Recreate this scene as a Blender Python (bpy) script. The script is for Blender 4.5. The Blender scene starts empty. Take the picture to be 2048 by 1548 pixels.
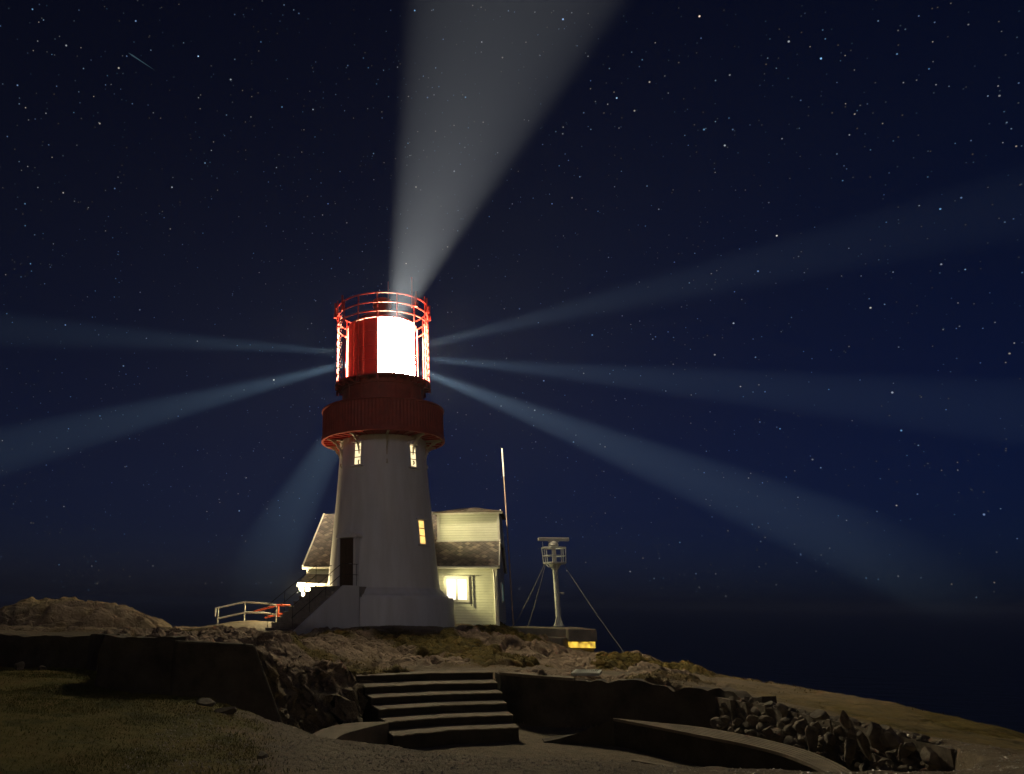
import bpy, bmesh, math, random
import numpy as np
from mathutils import Vector, Matrix

S = bpy.context.scene
COL = S.collection
rad = math.radians
random.seed(7)
RNG = np.random.default_rng(11)

# ------------------------------------------------------------------ camera
# units: metres, the camera's eye is the origin, +Y looks along the view, z = 0 is eye level
F, PX, PY, HZ = 1443.0, 690.0, 774.0, 1203.0
ROLL = rad(0.65)
PITCH = math.atan((HZ - PY) * math.cos(ROLL) / F)
cam_d = bpy.data.cameras.new('camera')
cam = bpy.data.objects.new('camera', cam_d)
COL.objects.link(cam)
cam_d.sensor_width = 36.0
cam_d.lens = 36.0 * F / 2048.0
cam_d.shift_x = (1024.0 - PX) / 2048.0
cam_d.shift_y = 0.0
cam_d.clip_start = 0.1
cam_d.clip_end = 60000.0
cam.rotation_mode = 'QUATERNION'
cam.rotation_quaternion = (Matrix.Rotation(math.pi / 2 + PITCH, 3, 'X') @ Matrix.Rotation(ROLL, 3, 'Z')).to_quaternion()
S.camera = cam

# ------------------------------------------------------------------ world: a moonlit night sky
w = bpy.data.worlds.new("World")
S.world = w
w.use_nodes = True
nt = w.node_tree
bg = nt.nodes['Background']
sky = nt.nodes.new('ShaderNodeTexSky')
sky.sky_type = 'NISHITA'
sky.sun_disc = False
MOON_EL, MOON_AZ = rad(15), rad(190)
sky.sun_elevation = MOON_EL
sky.sun_rotation = MOON_AZ
sky.ozone_density = 2.5
tc = nt.nodes.new('ShaderNodeTexCoord')
sx = nt.nodes.new('ShaderNodeSeparateXYZ')
nt.links.new(tc.outputs['Generated'], sx.inputs[0])
def sky_ramp(src, stops):
    r = nt.nodes.new('ShaderNodeValToRGB')
    e = r.color_ramp.elements
    e[0].position, e[0].color = stops[0][0], (*stops[0][1], 1)
    e[1].position, e[1].color = stops[-1][0], (*stops[-1][1], 1)
    for ps, cl in stops[1:-1]:
        q = e.new(ps)
        q.color = (*cl, 1)
    nt.links.new(src, r.inputs[0])
    return r.outputs[0]


def sky_mul(a, b):
    q = nt.nodes.new('ShaderNodeMix')
    q.data_type = 'RGBA'
    q.blend_type = 'MULTIPLY'
    q.inputs[0].default_value = 1
    nt.links.new(a, q.inputs[6])
    nt.links.new(b, q.inputs[7])
    return q.outputs[2]


mr = nt.nodes.new('ShaderNodeMapRange')
mr.inputs[1].default_value = -1
mr.inputs[2].default_value = 1
nt.links.new(sx.outputs[0], mr.inputs[0])
by_az = sky_ramp(mr.outputs[0], [(0.2, (0.80, 0.80, 0.76)), (0.55, (0.80, 0.80, 0.86)), (0.85, (0.36, 0.66, 1.0))])
by_el = sky_ramp(sx.outputs[2], [(0.0, (0.30, 0.33, 0.90)), (0.10, (0.27, 0.29, 0.80)), (0.5, (0.58, 0.43, 0.75)), (1.0, (0.56, 0.41, 0.78))])
nt.links.new(sky_mul(sky_mul(sky.outputs[0], by_az), by_el), bg.inputs[0])
SKY_STRENGTH = 0.0068
bg.inputs[1].default_value = SKY_STRENGTH

# the moon: the one sun lamp, behind the camera, very weak
MOON = 0.078
sun_d = bpy.data.lights.new('moon', 'SUN')
sun_d.energy = MOON
sun_d.angle = rad(0.5)
sun_d.color = (0.95, 0.92, 1.0)
sun = bpy.data.objects.new('moon', sun_d)
COL.objects.link(sun)
md = Vector((math.sin(MOON_AZ) * math.cos(MOON_EL), math.cos(MOON_AZ) * math.cos(MOON_EL), math.sin(MOON_EL)))
sun.rotation_euler = md.to_track_quat('Z', 'Y').to_euler()

vs = S.view_settings
S.display_settings.display_device = 'sRGB'
vs.view_transform = 'Standard'
vs.look = 'None'
vs.exposure = 0.0
vs.gamma = 1.0
vs.use_curve_mapping = False
if hasattr(S, 'cycles'):
    S.cycles.max_bounces = 6
    S.cycles.diffuse_bounces = 3
    S.cycles.volume_bounces = 0
    S.cycles.transparent_max_bounces = 8
    S.cycles.sample_clamp_indirect = 3.0
    S.cycles.use_denoising = True

# light levels of the lamps that stand in the place
LENS_L = 195.0           # radiance of the lit lens
BEAM_W = 4200.0
PORCH_W = 1500.0
HAZE_DENSITY = 0.00022


# ------------------------------------------------------------------ geometry of the view (photo pixel + distance -> point in the place)
def ray(px, py):
    u, v = px - PX, -(py - PY)
    c, s = math.cos(ROLL), math.sin(ROLL)
    ul, vl = u * c - v * s, u * s + v * c
    return Vector((ul, F * math.cos(PITCH) - vl * math.sin(PITCH), F * math.sin(PITCH) + vl * math.cos(PITCH)))


def at(px, py, Y):
    r = ray(px, py)
    return r * (Y / r.y)


def atz(px, py, z):
    r = ray(px, py)
    return r * (z / r.z)


# ------------------------------------------------------------------ object helpers
def tag(o, label=None, cat=None, group=None, kind=None):
    if label: o['label'] = label
    if cat: o['category'] = cat
    if group: o['group'] = group
    if kind: o['kind'] = kind
    return o


def empty(name, loc, label, cat, group=None):
    o = bpy.data.objects.new(name, None)
    o.empty_display_size = 0.2
    o.location = loc
    COL.objects.link(o)
    return tag(o, label, cat, group)


class MB:
    """collects shapes in world coordinates; build() links them as one mesh object"""
    def __init__(self):
        self.v, self.f, self.uv = [], [], {}

    def add(self, vs, fs):
        o = len(self.v)
        self.v += [tuple(p) for p in vs]
        self.f += [tuple(i + o for i in f) for f in fs]
        return o

    def hexa(self, p):  # 8 points: bottom 4 ccw, top 4 ccw
        self.add(p, [(3, 2, 1, 0), (4, 5, 6, 7), (0, 1, 5, 4), (1, 2, 6, 5), (2, 3, 7, 6), (3, 0, 4, 7)])

    def box(self, c, s, ax=None):
        """centre, full size, axes (x, y, z vectors)"""
        ax = ax or (Vector((1, 0, 0)), Vector((0, 1, 0)), Vector((0, 0, 1)))
        c = Vector(c)
        h = [a * (q / 2) for a, q in zip(ax, s)]
        p = []
        for sz in (-1, 1):
            for sx_, sy_ in ((-1, -1), (1, -1), (1, 1), (-1, 1)):
                p.append(c + h[0] * sx_ + h[1] * sy_ + h[2] * sz)
        self.hexa(p)

    def bar(self, a, b, wd, ht, up=Vector((0, 0, 1))):
        a, b = Vector(a), Vector(b)
        d = (b - a)
        L = d.length
        if L < 1e-6: return
        d.normalize()
        s = d.cross(up)
        if s.length < 1e-4: s = d.cross(Vector((1, 0, 0)))
        s.normalize()
        u = s.cross(d).normalized()
        self.box((a + b) / 2, (L, wd, ht), (d, -s, u))

    def tube(self, pts, r, n=8, cap=True, r2=None):
        pts = [Vector(p) for p in pts]
        m = len(pts)
        rings = []
        prev = None
        for i, p in enumerate(pts):
            t = (pts[min(i + 1, m - 1)] - pts[max(i - 1, 0)]).normalized()
            if prev is None:
                a = Vector((0, 0, 1)) if abs(t.z) < 0.9 else Vector((1, 0, 0))
                x = t.cross(a).normalized()
            else:
                x = (prev - t * prev.dot(t)).normalized()
            prev = x
            y = t.cross(x)
            rr = r if r2 is None else r + (r2 - r) * i / (m - 1)
            rings.append([p + x * (rr * math.cos(2 * math.pi * k / n)) + y * (rr * math.sin(2 * math.pi * k / n)) for k in range(n)])
        fs = []
        for i in range(m - 1):
            for k in range(n):
                fs.append((i * n + k, i * n + (k + 1) % n, (i + 1) * n + (k + 1) % n, (i + 1) * n + k))
        if cap:
            fs.append(tuple(range(n - 1, -1, -1)))
            fs.append(tuple((m - 1) * n + k for k in range(n)))
        self.add([q for r_ in rings for q in r_], fs)

    def lathe(self, c, prof, n=48, a0=0.0, a1=2 * math.pi, closed=False):
        """prof: list of (radius, z). angle 0 faces the camera (-Y), grows towards +X"""
        full = abs(a1 - a0 - 2 * math.pi) < 1e-6
        k = n if full else n + 1
        vs_, fs = [], []
        for i in range(k):
            a = a0 + (a1 - a0) * i / n
            for r, z in prof:
                vs_.append((c[0] + r * math.sin(a), c[1] - r * math.cos(a), z))
        m = len(prof)
        for i in range(n):
            j = (i + 1) % k if full else i + 1
            for q in range(m - 1 + (1 if closed else 0)):
                q2 = (q + 1) % m
                fs.append((i * m + q, j * m + q, j * m + q2, i * m + q2))
        self.add(vs_, fs)

    def ring(self, c, R, z, r, n=64, m=8, a0=0.0, a1=2 * math.pi):
        prof = [(R + r * math.cos(2 * math.pi * k / m), z + r * math.sin(2 * math.pi * k / m)) for k in range(m)]
        self.lathe(c, prof, n, a0, a1, closed=True)

    def prism(self, poly, direction):
        """polygon of 3D points pushed along a vector"""
        d = Vector(direction)
        n = len(poly)
        a = [Vector(p) for p in poly]
        fs = [tuple(range(n - 1, -1, -1)), tuple(range(n, 2 * n))]
        for i in range(n):
            j = (i + 1) % n
            fs.append((i, j, n + j, n + i))
        self.add(a + [p + d for p in a], fs)

    def build(self, name, mat, parent=None, smooth=False, bevel=0.0, auto=35):
        me = bpy.data.meshes.new(name)
        org = Vector((0, 0, 0))
        if parent is not None:
            org = parent.matrix_world_loc if hasattr(parent, 'matrix_world_loc') else world_loc(parent)
        else:
            a = np.array(self.v)
            org = Vector(((a[:, 0].min() + a[:, 0].max()) / 2, (a[:, 1].min() + a[:, 1].max()) / 2, a[:, 2].min()))
        me.from_pydata([(p[0] - org.x, p[1] - org.y, p[2] - org.z) for p in self.v], [], self.f)
        bm = bmesh.new()
        bm.from_mesh(me)
        bmesh.ops.recalc_face_normals(bm, faces=bm.faces)
        bm.to_mesh(me)
        bm.free()
        me.materials.append(mat)
        o = bpy.data.objects.new(name, me)
        COL.objects.link(o)
        if parent is not None:
            o.parent = parent
        else:
            o.location = org
        if smooth:
            me.shade_smooth()
            md_ = None
            try:
                me.set_sharp_from_angle(angle=rad(auto))
            except Exception:
                pass
        if bevel:
            b = o.modifiers.new('bevel', 'BEVEL')
            b.width = bevel
            b.segments = 2
            b.limit_method = 'ANGLE'
            b.angle_limit = rad(40)
        return o


def world_loc(o):
    p = Vector(o.location)
    while o.parent is not None:
        o = o.parent
        p = p + Vector(o.location)
    return p


# ------------------------------------------------------------------ materials
def new_mat(name):
    m = bpy.data.materials.new(name)
    m.use_nodes = True
    n = m.node_tree.nodes
    return m, m.node_tree, n['Principled BSDF'], n['Material Output']


def N(t, typ, **kw):
    n = t.nodes.new(typ)
    for k, v in kw.items():
        if k == 'inp':
            for i, q in v.items(): n.inputs[i].default_value = q
        else:
            setattr(n, k, v)
    return n


def surf(name, c1, c2=None, scale=3.0, rough=0.6, bump=0.0, bscale=20.0, metal=0.0, detail=6, streak=None, spec=0.4):
    m, t, p, out = new_mat(name)
    L = t.links.new
    tc_ = N(t, 'ShaderNodeTexCoord')
    src = tc_.outputs['Object']
    if streak:
        mp = N(t, 'ShaderNodeMapping')
        mp.inputs['Scale'].default_value = streak
        L(src, mp.inputs[0])
        src = mp.outputs[0]
    c2 = c2 or tuple(q * 0.8 for q in c1)
    nz = N(t, 'ShaderNodeTexNoise', inp={'Scale': scale, 'Detail': detail, 'Roughness': 0.62})
    L(src, nz.inputs['Vector'])
    r = N(t, 'ShaderNodeValToRGB')
    r.color_ramp.elements[0].position = 0.35
    r.color_ramp.elements[0].color = (*c2, 1)
    r.color_ramp.elements[1].position = 0.65
    r.color_ramp.elements[1].color = (*c1, 1)
    L(nz.outputs[0], r.inputs[0])
    L(r.outputs[0], p.inputs['Base Color'])
    p.inputs['Roughness'].default_value = rough
    p.inputs['Metallic'].default_value = metal
    p.inputs['Specular IOR Level'].default_value = spec
    if bump:
        n2 = N(t, 'ShaderNodeTexNoise', inp={'Scale': bscale, 'Detail': 6, 'Roughness': 0.6})
        L(tc_.outputs['Object'], n2.inputs['Vector'])
        b = N(t, 'ShaderNodeBump', inp={'Strength': 0.8, 'Distance': bump})
        L(n2.outputs[0], b.inputs['Height'])
        L(b.outputs[0], p.inputs['Normal'])
    return m


def emit(name, col, strength, vary=0.0, scale=4.0):
    m, t, p, out = new_mat(name)
    p.inputs['Base Color'].default_value = (0.6, 0.58, 0.5, 1)
    p.inputs['Emission Color'].default_value = (*col, 1)
    p.inputs['Emission Strength'].default_value = strength
    if vary:
        tc_ = N(t, 'ShaderNodeTexCoord')
        nz = N(t, 'ShaderNodeTexNoise', inp={'Scale': scale, 'Detail': 2})
        t.links.new(tc_.outputs['Object'], nz.inputs['Vector'])
        mr_ = N(t, 'ShaderNodeMapRange', inp={1: 0.3, 2: 0.7, 3: strength * (1 - vary), 4: strength * (1 + vary)})
        t.links.new(nz.outputs[0], mr_.inputs[0])
        t.links.new(mr_.outputs[0], p.inputs['Emission Strength'])
    return m


def clapboard(name, col, pitch=0.13):
    m, t, p, out = new_mat(name)
    L = t.links.new
    tc_ = N(t, 'ShaderNodeTexCoord')
    sep = N(t, 'ShaderNodeSeparateXYZ')
    L(tc_.outputs['Object'], sep.inputs[0])
    dv = N(t, 'ShaderNodeMath', operation='DIVIDE', inp={1: pitch})
    L(sep.outputs[2], dv.inputs[0])
    fr = N(t, 'ShaderNodeMath', operation='FRACT')
    L(dv.outputs[0], fr.inputs[0])
    inv = N(t, 'ShaderNodeMath', operation='SUBTRACT', inp={0: 1.0})
    L(fr.outputs[0], inv.inputs[1])
    b = N(t, 'ShaderNodeBump', inp={'Strength': 1.0, 'Distance': 0.03})
    L(inv.outputs[0], b.inputs['Height'])
    L(b.outputs[0], p.inputs['Normal'])
    gap = N(t, 'ShaderNodeMath', operation='LESS_THAN', inp={1: 0.09})
    L(fr.outputs[0], gap.inputs[0])
    nz = N(t, 'ShaderNodeTexNoise', inp={'Scale': 2.0, 'Detail': 6})
    L(tc_.outputs['Object'], nz.inputs['Vector'])
    r = N(t, 'ShaderNodeValToRGB')
    r.color_ramp.elements[0].position = 0.3
    r.color_ramp.elements[0].color = (*[q * 0.88 for q in col], 1)
    r.color_ramp.elements[1].position = 0.7
    r.color_ramp.elements[1].color = (*col, 1)
    L(nz.outputs[0], r.inputs[0])
    mx = N(t, 'ShaderNodeMix', data_type='RGBA')
    L(gap.outputs[0], mx.inputs[0])
    L(r.outputs[0], mx.inputs[6])
    mx.inputs[7].default_value = (*[q * 0.62 for q in col], 1)
    L(mx.outputs[2], p.inputs['Base Color'])
    p.inputs['Roughness'].default_value = 0.55
    return m


def slate(name):
    """diamond-laid slates: every slate its own grey-brown"""
    m, t, p, out = new_mat(name)
    L = t.links.new
    tc_ = N(t, 'ShaderNodeTexCoord')
    sep = N(t, 'ShaderNodeSeparateXYZ')
    L(tc_.outputs['UV'], sep.inputs[0])

    def axis(sign):
        a = N(t, 'ShaderNodeMath', operation='MULTIPLY', inp={1: sign * 1.15})
        L(sep.outputs[1], a.inputs[0])
        s_ = N(t, 'ShaderNodeMath', operation='ADD')
        L(sep.outputs[0], s_.inputs[0])
        L(a.outputs[0], s_.inputs[1])
        d = N(t, 'ShaderNodeMath', operation='DIVIDE', inp={1: 0.36})
        L(s_.outputs[0], d.inputs[0])
        fl = N(t, 'ShaderNodeMath', operation='FLOOR')
        L(d.outputs[0], fl.inputs[0])
        fr = N(t, 'ShaderNodeMath', operation='FRACT')
        L(d.outputs[0], fr.inputs[0])
        return fl, fr
    f1, r1 = axis(1)
    f2, r2 = axis(-1)
    cb = N(t, 'ShaderNodeCombineXYZ')
    L(f1.outputs[0], cb.inputs[0])
    L(f2.outputs[0], cb.inputs[1])
    wn = N(t, 'ShaderNodeTexWhiteNoise', noise_dimensions='2D')
    L(cb.outputs[0], wn.inputs['Vector'])
    ramp = N(t, 'ShaderNodeValToRGB')
    e = ramp.color_ramp.elements
    e[0].position, e[0].color = 0.0, (0.10, 0.088, 0.085, 1)
    e[1].position, e[1].color = 1.0, (0.34, 0.29, 0.23, 1)
    for ps, cl in ((0.45, (0.15, 0.125, 0.115, 1)), (0.75, (0.21, 0.175, 0.15, 1))):
        q = e.new(ps)
        q.color = cl
    L(wn.outputs['Value'], ramp.inputs[0])
    mn = N(t, 'ShaderNodeMath', operation='MINIMUM')
    L(r1.outputs[0], mn.inputs[0])
    sub = N(t, 'ShaderNodeMath', operation='SUBTRACT', inp={0: 1.0})
    L(r2.outputs[0], sub.inputs[1])
    L(sub.outputs[0], mn.inputs[1])
    edge = N(t, 'ShaderNodeMapRange', inp={1: 0.0, 2: 0.10, 3: 0.45, 4: 1.0})
    L(mn.outputs[0], edge.inputs[0])
    nz = N(t, 'ShaderNodeTexNoise', inp={'Scale': 9.0, 'Detail': 6})
    L(tc_.outputs['Object'], nz.inputs['Vector'])
    mr_ = N(t, 'ShaderNodeMapRange', inp={1: 0.2, 2: 0.8, 3: 0.75, 4: 1.2})
    L(nz.outputs[0], mr_.inputs[0])
    mm = N(t, 'ShaderNodeMath', operation='MULTIPLY')
    L(edge.outputs[0], mm.inputs[0])
    L(mr_.outputs[0], mm.inputs[1])
    sc = N(t, 'ShaderNodeVectorMath', operation='SCALE')
    L(ramp.outputs[0], sc.inputs[0])
    L(mm.outputs[0], sc.inputs['Scale'])
    L(sc.outputs[0], p.inputs['Base Color'])
    b = N(t, 'ShaderNodeBump', inp={'Strength': 0.9, 'Distance': 0.03})
    L(edge.outputs[0], b.inputs['Height'])
    L(b.outputs[0], p.inputs['Normal'])
    p.inputs['Roughness'].default_value = 0.6
    return m


M = {}
M['tower'] = surf('tower_paint', (0.80, 0.78, 0.76), (0.69, 0.665, 0.63), 2.2, 0.5, 0.004, 6.0, streak=(1, 1, 0.14))
M['white'] = surf('white_paint', (0.80, 0.78, 0.70), (0.70, 0.68, 0.60), 5.0, 0.5)
M['cream'] = surf('cream_ironwork', (0.62, 0.55, 0.42), (0.52, 0.46, 0.34), 6.0, 0.45)
M['red'] = surf('red_paint', (0.42, 0.022, 0.014), (0.30, 0.018, 0.012), 3.0, 0.42, 0.003, 25)
M['darkred'] = surf('weathered_red_paint', (0.44, 0.070, 0.042), (0.32, 0.052, 0.034), 2.5, 0.6, 0.003, 25)
M['iron'] = surf('black_iron', (0.030, 0.028, 0.026), (0.05, 0.035, 0.025), 10, 0.5)
M['steel'] = surf('galvanised_steel', (0.70, 0.72, 0.66), (0.58, 0.60, 0.55), 8, 0.45, metal=0.15)
M['wire'] = surf('steel_wire', (0.30, 0.30, 0.29), None, 10, 0.5, metal=0.3)
M['wood'] = surf('brown_door_wood', (0.10, 0.055, 0.030), (0.06, 0.035, 0.020), 6, 0.55, 0.006, 12, streak=(6, 6, 0.6))
M['concrete'] = surf('weathered_concrete', (0.30, 0.26, 0.20), (0.20, 0.175, 0.135), 2.0, 0.9, 0.012, 14)
M['darkconc'] = surf('old_dark_concrete', (0.15, 0.125, 0.095), (0.065, 0.055, 0.045), 1.4, 0.95, 0.03, 7)
M['damp'] = surf('damp_dark_stone', (0.085, 0.072, 0.055), (0.045, 0.038, 0.030), 2.2, 0.9, 0.02, 9)  # shade of the risers and bench face, put into a darker stone colour
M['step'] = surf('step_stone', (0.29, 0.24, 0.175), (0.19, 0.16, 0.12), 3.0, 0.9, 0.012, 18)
M['stairs'] = surf('stair_stone', (0.36, 0.32, 0.27), (0.24, 0.21, 0.18), 4.0, 0.9, 0.012, 14)
M['stone'] = surf('grey_pink_stone', (0.27, 0.225, 0.17), (0.10, 0.085, 0.065), 4.0, 0.9, 0.03, 9)
M['clap'] = clapboard('white_clapboard', (0.77, 0.78, 0.62))
M['slate'] = slate('diamond_slates')
M['bronze'] = surf('pale_pole_paint', (0.45, 0.33, 0.26), None, 10, 0.5)
M['orange'] = surf('red_orange_paint', (0.62, 0.11, 0.04), (0.50, 0.07, 0.03), 6, 0.45)
M['winlit'] = emit('lit_window', (1.0, 0.80, 0.44), 1.35, 0.25, 3.0)
M['winwarm'] = emit('amber_window', (1.0, 0.60, 0.16), 1.5, 0.25, 3.0)
M['houselit'] = emit('bright_window', (1.0, 0.90, 0.70), 1.7, 0.2, 2.0)
M['slit'] = emit('amber_slit', (1.0, 0.62, 0.06), 0.75, 0.85, 5.0)
M['greenpane'] = emit('green_pane', (0.35, 0.62, 0.50), 0.10, 0.1)
M['lens'] = emit('lighthouse_lens', (1.0, 0.84, 0.54), LENS_L)
M['lamp'] = emit('lamp_globe', (1.0, 0.84, 0.50), 60.0)


def translucent(name, col, amount):
    m, t, p, out = new_mat(name)
    p.inputs['Base Color'].default_value = (*col, 1)
    p.inputs['Roughness'].default_value = 0.5
    tr = N(t, 'ShaderNodeBsdfTranslucent')
    nz = N(t, 'ShaderNodeTexNoise', inp={'Scale': 3.0, 'Detail': 3})
    tc_ = N(t, 'ShaderNodeTexCoord')
    t.links.new(tc_.outputs['Object'], nz.inputs['Vector'])
    r = N(t, 'ShaderNodeValToRGB')
    r.color_ramp.elements[0].color = (*[q * 0.7 for q in col], 1)
    r.color_ramp.elements[1].color = (*col, 1)
    t.links.new(nz.outputs[0], r.inputs[0])
    t.links.new(r.outputs[0], p.inputs['Base Color'])
    t.links.new(r.outputs[0], tr.inputs[0])
    mx = N(t, 'ShaderNodeMixShader')
    mx.inputs[0].default_value = amount
    t.links.new(p.outputs[0], mx.inputs[1])
    t.links.new(tr.outputs[0], mx.inputs[2])
    t.links.new(mx.outputs[0], out.inputs[0])
    return m


M['curtain'] = translucent('red_curtain', (0.42, 0.032, 0.022), 0.085)


def glass(name):
    m, t, p, out = new_mat(name)
    tr = N(t, 'ShaderNodeBsdfTransparent')
    gl = N(t, 'ShaderNodeBsdfGlossy')
    gl.inputs['Roughness'].default_value = 0.05
    mx = N(t, 'ShaderNodeMixShader')
    mx.inputs[0].default_value = 0.05
    t.links.new(tr.outputs[0], mx.inputs[1])
    t.links.new(gl.outputs[0], mx.inputs[2])
    t.links.new(mx.outputs[0], out.inputs[0])
    return m


M['glass'] = glass('lantern_glass')


# ------------------------------------------------------------------ noise for the terrain
def _hash(ix, iy, seed):
    h = (ix.astype(np.int64) * 374761393 + iy.astype(np.int64) * 668265263 + seed * 1442695041) & 0x7fffffff
    h = ((h ^ (h >> 13)) * 1274126177) & 0x7fffffff
    return ((h ^ (h >> 16)) & 0xffff) / 65535.0


def vnoise(x, y, seed=0):
    ix, iy = np.floor(x), np.floor(y)
    fx, fy = x - ix, y - iy
    fx = fx * fx * fx * (fx * (fx * 6 - 15) + 10)
    fy = fy * fy * fy * (fy * (fy * 6 - 15) + 10)
    a, b = _hash(ix, iy, seed), _hash(ix + 1, iy, seed)
    c, d = _hash(ix, iy + 1, seed), _hash(ix + 1, iy + 1, seed)
    return (a * (1 - fx) + b * fx) * (1 - fy) + (c * (1 - fx) + d * fx) * fy


def fbm(x, y, octv=5, seed=0, gain=0.5, ridged=False):
    s, amp, tot = 0, 1.0, 0
    for k in range(octv):
        c, s_ = math.cos(0.7 * k + 0.3), math.sin(0.7 * k + 0.3)
        n = vnoise((x * c - y * s_) * 2 ** k, (x * s_ + y * c) * 2 ** k, seed + k * 17)
        if ridged: n = 1 - np.abs(2 * n - 1)
        s = s + n * amp
        tot += amp
        amp *= gain
    return s / tot


def sdf_poly(x, y, poly):
    """signed distance, positive inside"""
    P = np.array(poly)
    d2 = np.full(x.shape, 1e9)
    ins = np.zeros(x.shape, bool)
    n = len(P)
    for i in range(n):
        a, b = P[i], P[(i + 1) % n]
        ex, ey = b - a
        wx, wy = x - a[0], y - a[1]
        t = np.clip((wx * ex + wy * ey) / (ex * ex + ey * ey), 0, 1)
        d2 = np.minimum(d2, (wx - ex * t) ** 2 + (wy - ey * t) ** 2)
        cond = (a[1] > y) != (b[1] > y)
        with np.errstate(divide='ignore', invalid='ignore'):
            xi = (b[0] - a[0]) * (y - a[1]) / (b[1] - a[1] + 1e-12) + a[0]
        ins ^= cond & (x < xi)
    d = np.sqrt(d2)
    return np.where(ins, d, -d)


def sst(e0, e1, x):
    t = np.clip((x - e0) / (e1 - e0), 0, 1)
    return t * t * (3 - 2 * t)


class TPS:
    def __init__(self, pts, lam=0.02):
        P = np.array(pts, float)
        self.P = P[:, :2]
        n = len(P)
        r = np.linalg.norm(self.P[:, None] - self.P[None], axis=2)
        K = self.phi(r) + lam * np.eye(n)
        A = np.zeros((n + 3, n + 3))
        A[:n, :n] = K
        A[:n, n] = 1
        A[:n, n + 1:] = self.P
        A[n, :n] = 1
        A[n + 1:, :n] = self.P.T
        self.w = np.linalg.solve(A, np.concatenate([P[:, 2], [0, 0, 0]]))

    @staticmethod
    def phi(r):
        return r  # linear kernel: no overshoot

    def __call__(self, x, y):
        s = self.w[-3] + self.w[-2] * x + self.w[-1] * y
        for (px, py), w_ in zip(self.P, self.w[:-3]):
            s = s + w_ * np.sqrt((x - px) ** 2 + (y - py) ** 2 + 0.15)
        return s


def pz(px, py, Y):
    p = at(px, py, Y)
    return (p.x, p.y, p.z)


PATH_Z = -1.66
UNSEEN_HILL_TOP = -1.3 + (31 + 34) * math.tan(rad(15))   # its moon shadow ends at the foot of the tower
FLOOR_Z = -2.68
U_PTS = [
    (1.9, 35, -1.0), (1.9, 31.3, -0.98), (5.3, 34, -1.05), (4.2, 31.2, -1.0), (-1.4, 32, -1.2), (-2.4, 30.2, -1.25), (0.5, 30.8, -1.05),
    (-2, 38, -1.2), (7.7, 37, -1.2), (9.2, 40, -1.4), (4, 44, -1.4),
    pz(750, 1260, 29.5), pz(870, 1284, 26.5), pz(650, 1276, 26), pz(600, 1300, 20.5), pz(560, 1284, 19.0), pz(680, 1332, 19.5),
    pz(760, 1338, 21), pz(900, 1328, 22.5), pz(1050, 1303, 26), pz(1000, 1262, 31), pz(1085, 1325, 24), pz(960, 1290, 27),
    pz(620, 1330, 17.5), pz(575, 1310, 16.5), pz(640, 1360, 16.3), pz(690, 1352, 18.0),
    (2, 19.3, PATH_Z), (3.8, 19.8, PATH_Z), (4, 21.3, -1.64), (6, 19, -1.67), (7, 21, -1.70), (8.2, 17.5, -1.70), (5.5, 20.5, -1.67), (0.9, 19.3, PATH_Z),
    pz(1150, 1305, 31.5), pz(1185, 1306, 31.8), pz(1100, 1285, 33), pz(1240, 1325, 27), pz(1350, 1345, 24.5), pz(1180, 1320, 27),
    pz(1260, 1309, 30), pz(1330, 1326, 27.5), pz(1430, 1362, 24), pz(1560, 1379, 22), pz(1700, 1395, 20), pz(1850, 1421, 18), pz(2048, 1457, 15),
    pz(1500, 1392, 18), pz(1700, 1430, 15.5), pz(1900, 1480, 12.5), (8.6, 14, -1.78), (8.8, 11.5, -1.80), (10, 9.5, -1.75),
    pz(0, 1276, 21), pz(200, 1276, 20), pz(400, 1280, 16.5), pz(515, 1286, 15.0), (-4.2, 15.0, -0.74), (-3.0, 14.2, -0.72), (-1.8, 14.7, -0.74),
    pz(100, 1266, 25), pz(300, 1266, 24), pz(380, 1256, 28), pz(430, 1251, 30), pz(505, 1262, 28.5), pz(440, 1270, 22),
    pz(0, 1254, 29), pz(100, 1256, 27.5), pz(220, 1258, 27.5), pz(150, 1255, 31), pz(300, 1258, 30), (-11.4, 32, -1.1),
    pz(440, 1246, 36), pz(545, 1243, 36.5), pz(490, 1240, 37), pz(510, 1256, 33.5), pz(545, 1258, 33.0), pz(460, 1254, 33), (-6.5, 40, -2.6), (-2.5, 40, -1.6),
    pz(350, 1262, 31), pz(400, 1259, 31.5), pz(340, 1264, 28.5), pz(470, 1264, 28.0), pz(530, 1270, 27.0), pz(420, 1262, 28.5), pz(600, 1268, 27.5), pz(540, 1262, 30.0), (-9.5, 34.5, -1.4), (-12.5, 34.5, -1.3), (-17, 31, -1.2),
    (-9, 37, -2.4), (-10, 41, -5), (-5, 41, -2.6), (-5.5, 45, -5), (-16, 35, -2), (-17, 40, -6), (0, 50, -4), (8, 52, -5), (14, 42, -5), (13, 36, -2.6), (16, 30, -5), (17.5, 20, -5.5), (18, 12, -5), (18, 4, -5),
    (-22, 30, -1.5), (-26, 38, -6), (-22, 22, -1.3), (-32, 30, -5),
]
SHARED = [(7.5, 8, -1.60), (9, 6, -1.6), (12, 5, -2.2), (8.6, 10.0, -1.72)]
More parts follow.
